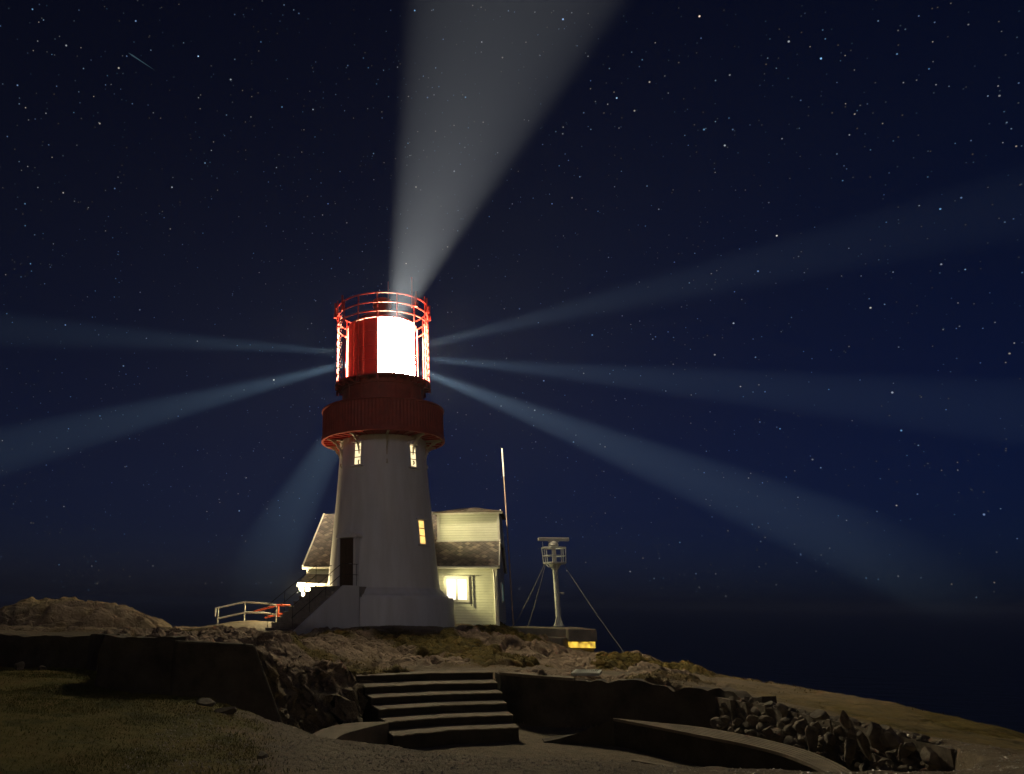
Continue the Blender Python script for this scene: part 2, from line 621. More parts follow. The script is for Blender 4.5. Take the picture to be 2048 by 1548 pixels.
N_PTS = [
    pz(100, 1400, 12.5), pz(380, 1402, 12.5), pz(100, 1338, 18.2), pz(0, 1340, 18.6), pz(200, 1345, 17.5), pz(0, 1548, 8), pz(700, 1548, 8), pz(250, 1470, 10),
    pz(560, 1452, 12.2), pz(629, 1472, 11.3), pz(717, 1484, 10.7), pz(820, 1502, 10.0), pz(908, 1509, 9.7), pz(1040, 1515, 9.4), pz(1200, 1527, 9.0), pz(1350, 1532, 8.9), pz(1500, 1545, 8.6), (7.1, 9.2, -1.80), (0, 0, -1.62), (-5, 0, -1.6), (5, 4, -1.58),
    (-2.6, 13.2, -1.62), (-12, 14, -1.5), (-14, 20, -1.6), (-12, 6, -1.5), (8, -4, -1.7), (3, 7.5, -1.64),
]
zU = TPS(U_PTS + SHARED)
zN = TPS(N_PTS + SHARED)

STEP_L = [(0.34, 17.95), (0.52, 17.3), (0.64, 16.7), (0.76, 16.1), (0.88, 15.5), (0.98, 14.9)]
STEP_M = [(2.09, 18.83), (2.06, 18.05), (2.08, 17.4), (2.11, 16.8), (2.14, 16.2), (2.20, 15.65)]
STEP_R = [(3.77, 19.3), (3.71, 18.5), (3.68, 17.85), (3.65, 17.25), (3.63, 16.65), (3.61, 16.05)]

# upper ground: behind the left retaining wall, the outcrop, the path above the steps, the right-hand slope
LEFT_WALL = [(-14.0, 22.0), (-8.94, 20.0), (-6.2, 18.9), (-4.7, 17.2), (-4.45, 14.7), (-3.0, 13.9), (-1.70, 14.35)]
RIM = [(3.95, 18.75), (4.3, 18.15), (5.3, 17.75), (6.2, 17.3), (7.0, 16.55), (7.6, 15.5), (7.85, 14.4), (7.9, 13.3), (7.95, 12.2), (7.95, 11.1), (7.95, 10.3)]
U_POLY = [(-45, 26)] + LEFT_WALL + [(-1.25, 15.0), (-0.75, 15.75), (-0.2, 15.9), (0.18, 16.6), (0.30, 17.95), (2.09, 18.85), (3.77, 19.32)] + RIM + \
    [(7.7, 9.4), (7.3, 7.0), (8.5, -8), (60, -8), (60, 120), (-45, 120)]
PIT_POLY = [(-1.70, 14.2), (-1.2, 15.0), (-0.7, 15.7), (-0.15, 15.85), (0.22, 16.6), (0.36, 17.9), (2.09, 18.78), (3.77, 19.25)] + RIM + \
    [(7.7, 9.5), (7.0, 8.95), (6.0, 8.8)] + [pz(*q)[:2] for q in ((1350, 1532, 8.95), (1200, 1527, 9.05), (1040, 1515, 9.45), (908, 1509, 9.75), (820, 1502, 10.05), (717, 1484, 10.75), (629, 1472, 11.35), (560, 1452, 12.25))] + [(-1.7, 12.9), (-2.4, 13.5), (-2.3, 13.9)]


def worley(x, y, seed):
    ix, iy = np.floor(x), np.floor(y)
    d1 = np.full(x.shape, 9.0)
    d2 = np.full(x.shape, 9.0)
    hv = np.zeros(x.shape)
    for a in (-1, 0, 1):
        for b in (-1, 0, 1):
            cx, cy = ix + a, iy + b
            qx, qy = cx + 0.1 + 0.8 * _hash(cx, cy, seed), cy + 0.1 + 0.8 * _hash(cx, cy, seed + 7)
            d = np.hypot(x - qx, y - qy)
            near_ = d < d1
            d2 = np.where(near_, d1, np.minimum(d2, d))
            hv = np.where(near_, _hash(cx, cy, seed + 13) + (x - qx) * (_hash(cx, cy, seed + 19) - 0.5) * 0.8 + (y - qy) * (_hash(cx, cy, seed + 23) - 0.2) * 0.9, hv)
            d1 = np.minimum(d1, d)
    return d2 - d1, hv


def joints(x, y):
    """blocky, cracked bedrock: height offset of tilted blocks and the clefts between them"""
    wx = x + 0.55 * (fbm(x * 1.1, y * 1.1, 3, 301) - 0.5) * 2
    wy = y + 0.55 * (fbm(x * 1.1, y * 1.1, 3, 311) - 0.5) * 2
    h = 0
    for sc_, an, amp, cw, cd in ((0.48, 0.5, 0.36, 0.09, 0.17), (1.15, 0.3, 0.10, 0.10, 0.07), (2.9, 0.8, 0.02, 0.12, 0.02)):
        c, s_ = math.cos(an), math.sin(an)
        e, hv = worley((wx * c + wy * s_) * sc_, (-wx * s_ + wy * c) * sc_ * 1.25, int(sc_ * 100))
        h = h + amp * (hv - 0.5) - cd * np.exp(-(e / cw) ** 2)
    return h


_a, _b = np.meshgrid(np.linspace(-8, 12, 120), np.linspace(16, 33, 120))
_big = fbm(_a * 0.55 + 3, _b * 0.40, 4, 5, 0.5, True)
NM = (_big.mean(), fbm(_a * 1.5 + 0.8 * _big, _b * 1.1, 5, 23, 0.55, True).mean(), fbm(_a * 0.9 + _b * 0.25, _b * 3.4 - _a * 0.9, 4, 61, 0.5, True).mean())


def terrain_z(x, y, detail=True):
    n = zN(x, y)
    u = zU(x, y)
    su = sdf_poly(x, y, U_POLY)
    jig = (fbm(x * 1.7, y * 1.7, 4, 91) - 0.5)
    sp = sdf_poly(x, y, PIT_POLY)
    face = sst(-1.9, -1.3, x) * sst(0.45, 0.15, x) * sst(17.9, 17.2, y) * sst(13.6, 14.4, y)
    crag = fbm(x * 2.6, y * 2.6, 4, 37, 0.55, True) - 0.6
    mu = sst(-0.10, 0.10, (su + jig * 0.05 + face * (crag * 0.9 - 0.1)) / (1 + 2.6 * face + 9.0 * sst(10.6, 9.6, y) * sst(6.0, 7.0, x)))
    rock_w = np.zeros(x.shape)
    if detail:
        # how rocky: the outcrop below the tower, the left mound, the right ridge; not the path and the lawn
        path = sst(1.6, 0.2, np.abs((y - 20.2) - 0.03 * (x - 4)) + 0.35 * jig * 2) * sst(-0.5, 1.0, x)
        path = np.maximum(path, sst(3.6, 2.6, np.abs(y - 22.6)) * sst(-3.6, -5.2, x))
        path = np.maximum(path, 0.25 * sst(-3.5, -6.0, x) * sst(24, 27, y))
        path = np.maximum(path, sst(3.4, 2.4, np.hypot((x + 3.9) * 1.1, (y - 32.6) * 0.62)))
        path = np.maximum(path, sst(1.9, 1.2, np.hypot((x - 10.4) * 0.8, y - 32.0)))
        path = np.maximum(path, sst(6.2, 4.6, np.hypot(x - 1.9, y - 35)) * 0.85)
        path = np.maximum(path, np.maximum(sst(8.2, 9.0, x) * sst(25, 19, y), sst(6.6, 7.4, x) * sst(18.5, 17.0, y)) * 0.80)
        rock_w = mu * (1 - path)
        big = fbm(x * 0.55 + 3, y * 0.40, 4, 5, 0.5, True)
        mid = fbm(x * 1.5 + 0.8 * big, y * 1.1, 5, 23, 0.55, True)
        fine = fbm(x * 5.0, y * 3.6, 4, 47, 0.55)
        strat = fbm(x * 0.9 + y * 0.25, y * 3.4 - x * 0.9, 4, 61, 0.5, True)
        rock_w = rock_w * (1 - 0.45 * sst(-5.5, -7.5, x) * sst(25, 27, y))
        u = u + rock_w * ((big - NM[0]) * 0.42 + (mid - NM[1]) * 0.20 + (strat - NM[2]) * 0.16 + (fine - 0.5) * 0.06 + joints(x, y))
        u = u + (1 - rock_w) * (fine - 0.5) * 0.025
        # the whaleback rock at the left
        ex, ey = (x + 11.3 + 0.9 * (fbm(x * 0.5, y * 0.5, 3, 401) - 0.5)), (y - 31.6)
        q = np.where(ex > 0, np.abs(ex / 3.9) ** 2.0, np.abs(ex / 3.3) ** 2.2) + np.abs(ey / 2.7) ** 2.4
        u = u + (1.10 + 0.5 * (strat - NM[2]) + 0.3 * (big - NM[0])) * np.clip(1 - q, 0, 1) ** 0.72
        n = n + (fbm(x * 0.9, y * 0.9, 5, 71) - 0.5) * 0.10 + (fbm(x * 6, y * 6, 3, 77) - 0.5) * 0.030
    z = n * (1 - mu) + u * mu
    # sunken arena: soft gravel lip on the near side, steep elsewhere
    near = sst(13.8, 12.6, y) * sst(8.2, 6.8, x)
    wdt = 0.10 + 0.42 * near + 0.75 * face
    mp_ = sst(0.0, 1.0, (sp + jig * 0.12 * near + face * crag * 0.7) / wdt)
    fl = FLOOR_Z + (fbm(x * 2.0, y * 2.0, 4, 31) - 0.5) * 0.03
    fl = fl + 0.30 * sst(-0.2, -1.4, x) + 0.25 * sst(-0.9, -2.2, x)
    z = z * (1 - mp_) + fl * mp_
    # the unseen hill behind the photographer, shaped to shade the foreground from the moon
    z = z + (UNSEEN_HILL_TOP + 1.6) * np.exp(-((y + 34.0) / 8.0) ** 2) * sst(75, 55, np.abs(x + 6)) + (UNSEEN_HILL_TOP + 1.6) * sst(-34, -36, y) * 0
    # the headland drops to the sea all round
    r = np.maximum.reduce([np.abs(x - 0) - 26 - 50 * sst(-14, -24, y), y - 54, -46 - y, np.zeros(x.shape)])
    z = z - r * 0.75 - np.minimum(r, 1) * 0.4
    return np.maximum(z, -39.0), mu, mp_, rock_w, sp, su


def axis_grid(lo, hi, f0, f1, fine, mid, coarse, m0, m1):
    a = [lo]
    while a[-1] < hi:
        v = a[-1]
        s = fine if f0 <= v < f1 else (mid if m0 <= v < m1 else coarse)
        if s == coarse:
            dist = max(m0 - v, v - m1, 0)
            s = max(mid, min(coarse, mid + 0.12 * dist))
        a.append(v + s)
    return np.array(a)


gx = axis_grid(-150, 150, -5.0, 9.5, 0.05, 0.09, 4.0, -17, 15)
gy = axis_grid(-110, 120, 7.0, 20.0, 0.05, 0.075, 4.0, 4, 34)
X, Y = np.meshgrid(gx, gy)
Z, MU, MP, RW, SP, SU = terrain_z(X, Y)


# crags stick out sideways where the ground is steep
_gy, _gx = np.gradient(Z)
_sl = np.hypot(_gx / np.gradient(gx)[None, :], _gy / np.gradient(gy)[:, None])
_steep = sst(0.7, 1.8, _sl) * sst(0.8, 0.4, X) * sst(-1.9, -1.4, X) * sst(18, 17.5, Y)
for _ax, _sd in ((0, 201), (1, 233)):
    _n = fbm(X * 2.2 + Z * 2.9, Y * 2.2 - Z * 3.3, 4, _sd, 0.55, True) - 0.6
    if _ax == 0: X = X + _n * 0.55 * _steep
    else: Y = Y + _n * 0.75 * _steep
_n = fbm(X * 3.1, Y * 3.1 + Z * 2.0, 4, 251, 0.55) - 0.5
Z = Z + _n * 0.25 * _steep


def grid_mesh(name, X, Y, Z):
    h, w_ = X.shape
    me = bpy.data.meshes.new(name)
    me.vertices.add(h * w_)
    me.vertices.foreach_set('co', np.stack([X, Y, Z], -1).astype(np.float32).ravel())
    i = np.arange(h * w_).reshape(h, w_)
    q = np.stack([i[:-1, :-1], i[:-1, 1:], i[1:, 1:], i[1:, :-1]], -1).reshape(-1, 4)
    nf = len(q)
    me.loops.add(nf * 4)
    me.polygons.add(nf)
    me.loops.foreach_set('vertex_index', q.ravel().astype(np.int32))
    me.polygons.foreach_set('loop_start', (np.arange(nf) * 4).astype(np.int32))
    me.polygons.foreach_set('loop_total', np.full(nf, 4, np.int32))
    me.polygons.foreach_set('use_smooth', np.ones(nf, bool))
    me.update(calc_edges=True)
    return me


# what covers the ground: r rock, g turf, b gravel
lawn = sst(-0.9, -1.7, X + (fbm(X * 1.3, Y * 1.3, 4, 15) - 0.5) * 1.6 - 0.10 * (12 - Y)) * (1 - MU) * (1 - MP)
moss = RW * sst(0.50, 0.62, fbm(X * 0.45 + 2, Y * 0.40, 4, 81) + 0.10 * sst(1.5, 4, X) * sst(19, 22, Y) - 0.06 * sst(1.0, -1, X))
heath = MU * sst(8.2, 9.6, X) * sst(22, 15, Y) * 0.8
grassy = np.clip(lawn + moss + heath, 0, 1)
gravel = np.clip((1 - grassy) * (1 - RW), 0, 1)
tm = grid_mesh('headland', X, Y, Z)
ca = tm.color_attributes.new('cover', 'FLOAT_COLOR', 'POINT')
ca.data.foreach_set('color', np.stack([RW, grassy, gravel, lawn], -1).astype(np.float32).ravel())

mt, t, p, out = new_mat('headland_ground')
L = t.links.new
att = N(t, 'ShaderNodeAttribute', attribute_name='cover')
sep = N(t, 'ShaderNodeSeparateColor')
L(att.outputs['Color'], sep.inputs[0])
tco = N(t, 'ShaderNodeTexCoord')


def noise(scale, det=6, rough=0.6, vec=None):
    n = N(t, 'ShaderNodeTexNoise', inp={'Scale': scale, 'Detail': det, 'Roughness': rough})
    L(vec or tco.outputs['Object'], n.inputs['Vector'])
    return n.outputs[0]


def ramp(src, stops):
    r = N(t, 'ShaderNodeValToRGB')
    e = r.color_ramp.elements
    e[0].position, e[0].color = stops[0][0], (*stops[0][1], 1)
    e[1].position, e[1].color = stops[-1][0], (*stops[-1][1], 1)
    for ps, cl in stops[1:-1]:
        q = e.new(ps)
        q.color = (*cl, 1)
    L(src, r.inputs[0])
    return r.outputs[0]


def mixc(fac, a, b):
    m_ = N(t, 'ShaderNodeMix', data_type='RGBA')
    L(fac, m_.inputs[0])
    L(a, m_.inputs[6])
    L(b, m_.inputs[7])
    return m_.outputs[2]


rock_c = ramp(noise(1.3, 8, 0.65), [(0.30, (0.16, 0.118, 0.084)), (0.46, (0.33, 0.25, 0.18)), (0.60, (0.42, 0.32, 0.24)), (0.75, (0.25, 0.21, 0.155))])
turf_c = ramp(noise(2.2, 8, 0.7), [(0.30, (0.045, 0.042, 0.015)), (0.50, (0.17, 0.13, 0.035)), (0.68, (0.26, 0.18, 0.05))])
lawn_c = ramp(noise(1.1, 8, 0.7), [(0.32, (0.060, 0.070, 0.016)), (0.50, (0.18, 0.155, 0.042)), (0.70, (0.25, 0.18, 0.065))])
grav_c = ramp(noise(26.0, 6, 0.75), [(0.30, (0.11, 0.09, 0.065)), (0.50, (0.23, 0.19, 0.135)), (0.72, (0.36, 0.30, 0.22))])
vor = N(t, 'ShaderNodeTexVoronoi', inp={'Scale': 38.0})
L(tco.outputs['Object'], vor.inputs['Vector'])
pale = ramp(vor.outputs['Distance'], [(0.08, (0.42, 0.36, 0.27)), (0.45, (0.16, 0.13, 0.095))])
grav_mix = mixc(ramp(noise(3.0), [(0.45, (0, 0, 0)), (0.6, (1, 1, 1))]), grav_c, pale)
turf_all = mixc(att.outputs['Alpha'], turf_c, lawn_c)
c1 = mixc(sep.outputs[2], rock_c, grav_mix)
c2 = mixc(sep.outputs[1], c1, turf_all)
L(c2, p.inputs['Base Color'])
p.inputs['Roughness'].default_value = 0.92
p.inputs['Specular IOR Level'].default_value = 0.25
hsum = N(t, 'ShaderNodeMath', operation='ADD')
L(noise(7.0, 10, 0.62), hsum.inputs[0])
hv = N(t, 'ShaderNodeMath', operation='MULTIPLY', inp={1: 0.35})
L(noise(55.0, 4, 0.6), hv.inputs[0])
L(hv.outputs[0], hsum.inputs[1])

wv = N(t, 'ShaderNodeTexNoise', inp={'Scale': 2.5, 'Detail': 4})
L(tco.outputs['Object'], wv.inputs['Vector'])
wa = N(t, 'ShaderNodeVectorMath', operation='MULTIPLY_ADD')
L(wv.outputs['Color'], wa.inputs[0])
wa.inputs[1].default_value = (0.5, 0.5, 0.5)
L(tco.outputs['Object'], wa.inputs[2])
hc = hsum.outputs[0]
for sc_, wt in ((1.4, 0.8), (4.2, 0.14)):
    ve = N(t, 'ShaderNodeTexVoronoi', feature='DISTANCE_TO_EDGE', inp={'Scale': sc_})
    L(wa.outputs[0], ve.inputs['Vector'])
    vm = N(t, 'ShaderNodeMapRange', inp={1: 0.0, 2: 0.09, 3: 0.0, 4: wt})
    L(ve.outputs['Distance'], vm.inputs[0])
    rk = N(t, 'ShaderNodeMath', operation='MULTIPLY_ADD')
    L(vm.outputs[0], rk.inputs[0])
    L(sep.outputs[0], rk.inputs[1])
    L(hc, rk.inputs[2])
    hc = rk.outputs[0]
bmp = N(t, 'ShaderNodeBump', inp={'Strength': 1.0, 'Distance': 0.06})
L(hc, bmp.inputs['Height'])
L(bmp.outputs[0], p.inputs['Normal'])
tm.materials.append(mt)
headland = bpy.data.objects.new('headland', tm)
COL.objects.link(headland)
headland['kind'] = 'structure'


def ground_z(x, y):
    z = terrain_z(np.array([[float(x)]]), np.array([[float(y)]]))[0]
    return float(z[0, 0])


def ground_zs(x, y):
    return terrain_z(np.asarray(x, float)[None], np.asarray(y, float)[None])[0][0]


# the sea
sm, st, sp_, so = new_mat('night_sea')
sp_.inputs['Base Color'].default_value = (0.002, 0.003, 0.007, 1)
sp_.inputs['Roughness'].default_value = 0.28
stc = N(st, 'ShaderNodeTexCoord')
smp = N(st, 'ShaderNodeMapping')
smp.inputs['Scale'].default_value = (0.05, 0.09, 0.05)
st.links.new(stc.outputs['Object'], smp.inputs[0])
snz = N(st, 'ShaderNodeTexNoise', inp={'Scale': 1.0, 'Detail': 10, 'Roughness': 0.65})
st.links.new(smp.outputs[0], snz.inputs['Vector'])
sb = N(st, 'ShaderNodeBump', inp={'Strength': 1.0, 'Distance': 6.0})
st.links.new(snz.outputs[0], sb.inputs['Height'])
st.links.new(sb.outputs[0], sp_.inputs['Normal'])
sp_.inputs['Specular IOR Level'].default_value = 0.22
SEA_Z = -37.0
me = bpy.data.meshes.new('sea')
RS = 12000
ang = [2 * math.pi * k / 96 for k in range(96)]
radii = [60, 300, 1500, 5000, RS]
vv = [(0, 0, SEA_Z)]
for r in radii: vv += [(r * math.cos(a), r * math.sin(a), SEA_Z) for a in ang]
ff = [(0, 1 + k, 1 + (k + 1) % 96) for k in range(96)]
for j in range(len(radii) - 1):
    for k in range(96):
        a, b = 1 + j * 96, 1 + (j + 1) * 96
        ff.append((a + k, b + k, b + (k + 1) % 96, a + (k + 1) % 96))
me.from_pydata(vv, [], ff)
me.materials.append(sm)
sea = bpy.data.objects.new('sea', me)
COL.objects.link(sea)
sea['kind'] = 'structure'

# the stars, far outside the air
STARS = [(1659, 42), (1927, 168), (793, 225), (2010, 230), (1391, 262), (1473, 271), (265, 182), (334, 274), (475, 272), (70, 341), (1128, 428), (1252, 438), (906, 460), (399, 494), (1710, 390),
         (1862, 389), (1106, 670), (1360, 686), (253, 771), (459, 754), (100, 815), (688, 749), (1494, 614), (1664, 748), (1312, 815), (122, 1055), (1817, 685), (560, 1239), (1387, 891), (543, 84), (130, 37), (923, 318), (820, 652)]
STARS = [(a / 2, b / 2) for a, b in STARS]
STARS += [(1024 + a / 2, b / 2) for a, b in [(750, 65), (204, 77), (1236, 234), (1107, 166), (419, 392), (490, 443), (287, 451), (521, 239), (871, 300), (814, 322), (550, 328), (883, 518), (768, 518), (851, 582), (540, 744), (240, 791),
          (160, 815), (344, 845), (587, 837), (271, 707), (1059, 943), (1797, 791), (1713, 836), (1717, 1057), (1813, 1078), (1434, 1231), (984, 1085), (1540, 216), (1950, 383), (1979, 490), (2017, 585), (890, 1167), (1497, 889), (203, 535), (30, 1235)]]
STARS += [(1024 + a / 2, 600 + b / 2) for a, b in [(914, 346), (1012, 367), (1267, 358), (1521, 370), (974, 229), (645, 257), (991, 488), (1072, 515), (1202, 638), (1235, 671), (1538, 822), (1888, 858), (1557, 522), (91, 441), (246, 568),
          (811, 219), (574, 147), (321, 140), (886, 93), (127, 323), (1990, 214)]]
STARS += [(a * 0.4522, 550 + b * 0.4522) for a, b in [(303, 680), (573, 724), (618, 154), (1058, 1043), (1211, 464), (289, 221), (442, 623), (1396, 114), (546, 402)]]
TINT = [(0.28, 0.58, 1.0), (0.75, 0.80, 0.90), (0.45, 0.68, 1.0), (0.95, 0.85, 0.75), (0.35, 0.55, 1.0)]
SD = 25000.0
sv, sf, sc = [], [], []


def star(d, size, col):
    d = d.normalized()
    a = d.cross(Vector((0, 0, 1))).normalized()
    b = a.cross(d)
    c = d * SD
    o = len(sv)
    R = SD * size / F
    for k in range(6):
        sv.append(tuple(c + a * (R * math.cos(k * math.pi / 3)) + b * (R * math.sin(k * math.pi / 3))))
        sc.append((*col, 1))
    sv.append(tuple(c + d * R))
    sv.append(tuple(c - d * R))
    sc.extend([(*col, 1)] * 2)
    for k in range(6):
        sf.append((o + k, o + (k + 1) % 6, o + 6))
        sf.append((o + (k + 1) % 6, o + k, o + 7))


for i, (a, b) in enumerate(STARS):
    tnt = TINT[i % 5] if (a, b) != (1399, 32.5) else (1.0, 0.75, 0.55)
    g = random.uniform(0.18, 0.52)
    if i in (0, 2, 33, 34, 35, 37, 53): g = 0.95
    star(ray(a, b), random.uniform(1.1, 1.6), tuple(q * g for q in tnt))
for i in range(7500):
    az_ = random.uniform(-75, 75)
    el_ = math.degrees(math.asin(random.uniform(0.01, 0.95)))
    d = Vector((math.sin(rad(az_)) * math.cos(rad(el_)), math.cos(rad(az_)) * math.cos(rad(el_)), math.sin(rad(el_))))
    g = 0.05 + 0.26 * random.random() ** 4
    tnt = TINT[i % 5]
    star(d, random.uniform(0.85, 1.15), tuple(q * g for q in tnt))
# the faint trail of a satellite, drawn as a glowing sliver
pa, pb = ray(256, 105).normalized(), ray(312, 142).normalized()
sidev = (pb - pa).cross(pa).normalized() * (SD * 1.2 / F)
o0 = len(sv)
sv += [tuple(pa * SD), tuple(pa.lerp(pb, 0.15) * SD + sidev), tuple(pb * SD), tuple(pa.lerp(pb, 0.15) * SD - sidev), tuple(pa.lerp(pb, 0.3) * (SD + 60))]
sc += [(0.03, 0.055, 0.075, 1)] * 5
sf += [(o0, o0 + 1, o0 + 2, o0 + 3), (o0, o0 + 3, o0 + 4), (o0 + 3, o0 + 2, o0 + 4), (o0 + 2, o0 + 1, o0 + 4), (o0 + 1, o0, o0 + 4)]
me = bpy.data.meshes.new('stars')
me.from_pydata(sv, [], sf)
at_ = me.color_attributes.new('glow', 'FLOAT_COLOR', 'POINT')
at_.data.foreach_set('color', np.array(sc, np.float32).ravel())
stm, t2, p2, out2 = new_mat('starlight')
em = N(t2, 'ShaderNodeEmission')
a2 = N(t2, 'ShaderNodeAttribute', attribute_name='glow')
t2.links.new(a2.outputs['Color'], em.inputs[0])
em.inputs[1].default_value = 1.0
t2.links.new(em.outputs[0], out2.inputs[0])
stm.cycles.emission_sampling = 'NONE'
me.materials.append(stm)
stars = bpy.data.objects.new('stars', me)
COL.objects.link(stars)
stars['kind'] = 'stuff'
stars['label'] = 'scattered white and blue stars across the night sky'

# ------------------------------------------------------------------ the air that shows the beams
hm = bpy.data.materials.new('sea_air')
hm.use_nodes = True
ht = hm.node_tree
ht.nodes.remove(ht.nodes['Principled BSDF'])
pv = N(ht, 'ShaderNodeVolumePrincipled')
pv.inputs['Color'].default_value = (0.80, 0.90, 1.0, 1)
pv.inputs['Density'].default_value = HAZE_DENSITY
pv.inputs['Anisotropy'].default_value = 0.12
ht.links.new(pv.outputs[0], ht.nodes['Material Output'].inputs['Volume'])
hb = MB()
hb.box((0, 0, -6), (26000, 26000, 64))
haze = hb.build('haze', hm)
haze['kind'] = 'stuff'

# ------------------------------------------------------------------ the lighthouse
TX, TY = 1.9, 35.0
TC = (TX, TY)
GZ = -1.25
lh = empty('lighthouse', (TX, TY, GZ), 'white conical lighthouse with red lantern shining its beams over the rocks', 'lighthouse')


def pol(a, r, z):
    """angle in degrees on the tower, 0 faces the camera, + to the right"""
    return Vector((TX + r * math.sin(rad(a)), TY - r * math.cos(rad(a)), z))


m = MB()
m.lathe(TC, [(0, GZ), (3.26, GZ), (3.24, 0.10), (3.20, 0.20), (0, 0.20)], 72)
m.build('plinth', M['tower'], lh, True)


def shaft_r(z):
    # gently concave taper
    u = (z - 0.2) / 7.5
    return 2.08 + 0.58 * (1 - u) ** 1.25


m = MB()
prof = [(3.02, 0.20), (3.0, 0.27), (2.86, 0.34), (2.80, 0.42), (2.74, 0.50)]
prof += [(shaft_r(z), z) for z in np.linspace(0.6, 7.3, 24)]
prof += [(2.12, 7.35), (2.12, 7.52)]
m.lathe(TC, prof, 96)
shaft = m.build('tower_shaft', M['tower'], lh, True)

# door with arched trim
DA = -40


def on_shaft(a, z, off=0.0):
    return pol(a, shaft_r(z) + off, z)


def radial_axes(a):
    out_ = Vector((math.sin(rad(a)), -math.cos(rad(a)), 0))
    side = Vector((math.cos(rad(a)), math.sin(rad(a)), 0))
    return side, out_, Vector((0, 0, 1))


sd_, ou_, up_ = radial_axes(DA)
door_c = pol(DA, 2.60, 0.65)
m = MB()
m.box(door_c + up_ * 1.03, (0.78, 0.22, 2.06), (sd_, ou_, up_))
dr = m.build('door', M['wood'], lh, bevel=0.01)
m = MB()
for q in (0.3, 0.8, 1.35):
    for s in (-1, 1):
        m.box(door_c + up_ * (q + 0.15) + sd_ * (0.18 * s) + ou_ * 0.115, (0.26, 0.03, 0.42), (sd_, ou_, up_))
m.build('door_panel', M['wood'], dr)
m = MB()
m.tube([door_c + ou_ * 0.12 + up_ * 0.95 + sd_ * 0.3, door_c + ou_ * 0.19 + up_ * 0.95 + sd_ * 0.3, door_c + ou_ * 0.19 + up_ * 0.95 + sd_ * 0.2], 0.015, 6)
m.build('door_handle', M['steel'], dr)
m = MB()
for s in (-1, 1):
    m.box(door_c + up_ * 1.05 + sd_ * (0.46 * s) - ou_ * 0.02, (0.13, 0.32, 2.1), (sd_, ou_, up_))
arch = [(-0.62, 2.1), (0.62, 2.1), (0.62, 2.2), (0.4, 2.30), (0, 2.38), (-0.4, 2.30), (-0.62, 2.2)]
m.prism([door_c + sd_ * a + up_ * b - ou_ * 0.25 for a, b in arch], ou_ * 0.42)
m.build('door_frame', M['tower'], lh, bevel=0.01)


def tower_window(a, z0, h, wd, mat):
    s_, o_, u_ = radial_axes(a)
    c = pol(a, shaft_r(z0 + h / 2), z0)
    lean = (shaft_r(z0 + h) - shaft_r(z0))
    u2 = (u_ * h + o_ * lean).normalized()
    m = MB()
    for s in (-1, 1):
        m.box(c + u2 * (h / 2) + s_ * (s * (wd / 2 + 0.05)) - o_ * 0.05, (0.10, 0.22, h + 0.1), (s_, o_, u2))
    m.box(c - u2 * 0.08 + o_ * 0.03, (wd + 0.32, 0.26, 0.07), (s_, o_, u2))
    hd = [(-wd / 2 - 0.16, h + 0.05), (wd / 2 + 0.16, h + 0.05), (wd / 2 + 0.16, h + 0.13), (0, h + 0.30), (-wd / 2 - 0.16, h + 0.13)]
    m.prism([c + s_ * x + u2 * y - o_ * 0.12 for x, y in hd], o_ * 0.26)
    win = m.build('window', M['tower'], lh, bevel=0.008)
    m = MB()
    m.box(c + u2 * (h / 2) + o_ * 0.012, (wd, 0.07, h), (s_, o_, u2))
    m.build('pane', mat, win)
    for k in (1, 2):
        m = MB()
        m.box(c + u2 * (h * k / 3) + o_ * 0.045, (wd, 0.03, 0.035), (s_, o_, u2))
        m.build('glazing_bar', M['wood'], win)


tower_window(-36, 6.15, 0.98, 0.32, M['winlit'])
tower_window(38, 6.08, 0.98, 0.32, M['winlit'])
tower_window(44, 2.55, 1.02, 0.36, M['winwarm'])

# gallery: floor, parapet of upright boards, rail, brackets
GF, GT, GR = 7.58, 9.02, 2.98
m = MB()
m.lathe(TC, [(2.0, GF - 0.02), (GR - 0.04, GF - 0.02), (GR - 0.04, GF + 0.10), (2.0, GF + 0.10)], 96, closed=True)
for k in range(40):
    a = k * 9 + 4
    m.bar(pol(a, 2.15, GF - 0.05), pol(a, GR - 0.06, GF - 0.05), 0.05, 0.06)
m.build('gallery_floor', M['red'], lh)
m = MB()
prof_n = 216
vs_, fs = [], []
for k in range(prof_n):
    a = 2 * math.pi * k / prof_n
    r = GR + (0.016 if k % 2 else -0.012)
    for rr, z in ((r, GF + 0.10), (r, GT), (r - 0.05, GT), (r - 0.05, GF + 0.10)):
        vs_.append((TX + rr * math.sin(a), TY - rr * math.cos(a), z))
for k in range(prof_n):
    j = (k + 1) % prof_n
    for q in range(4):
        fs.append((k * 4 + q, j * 4 + q, j * 4 + (q + 1) % 4, k * 4 + (q + 1) % 4))
m.add(vs_, fs)
m.build('parapet', M['darkred'], lh)
m = MB()
m.lathe(TC, [(GR + 0.06, GF - 0.06), (GR + 0.06, GF + 0.14), (GR - 0.05, GF + 0.14), (GR - 0.05, GF - 0.06)], 96, closed=True)
m.build('gallery_edge', M['darkred'], lh, True)
m = MB()
m.lathe(TC, [(GR + 0.07, GT), (GR + 0.07, GT + 0.07), (GR - 0.09, GT + 0.07), (GR - 0.09, GT)], 96, closed=True)
m.build('parapet_rail', M['darkred'], lh, True)
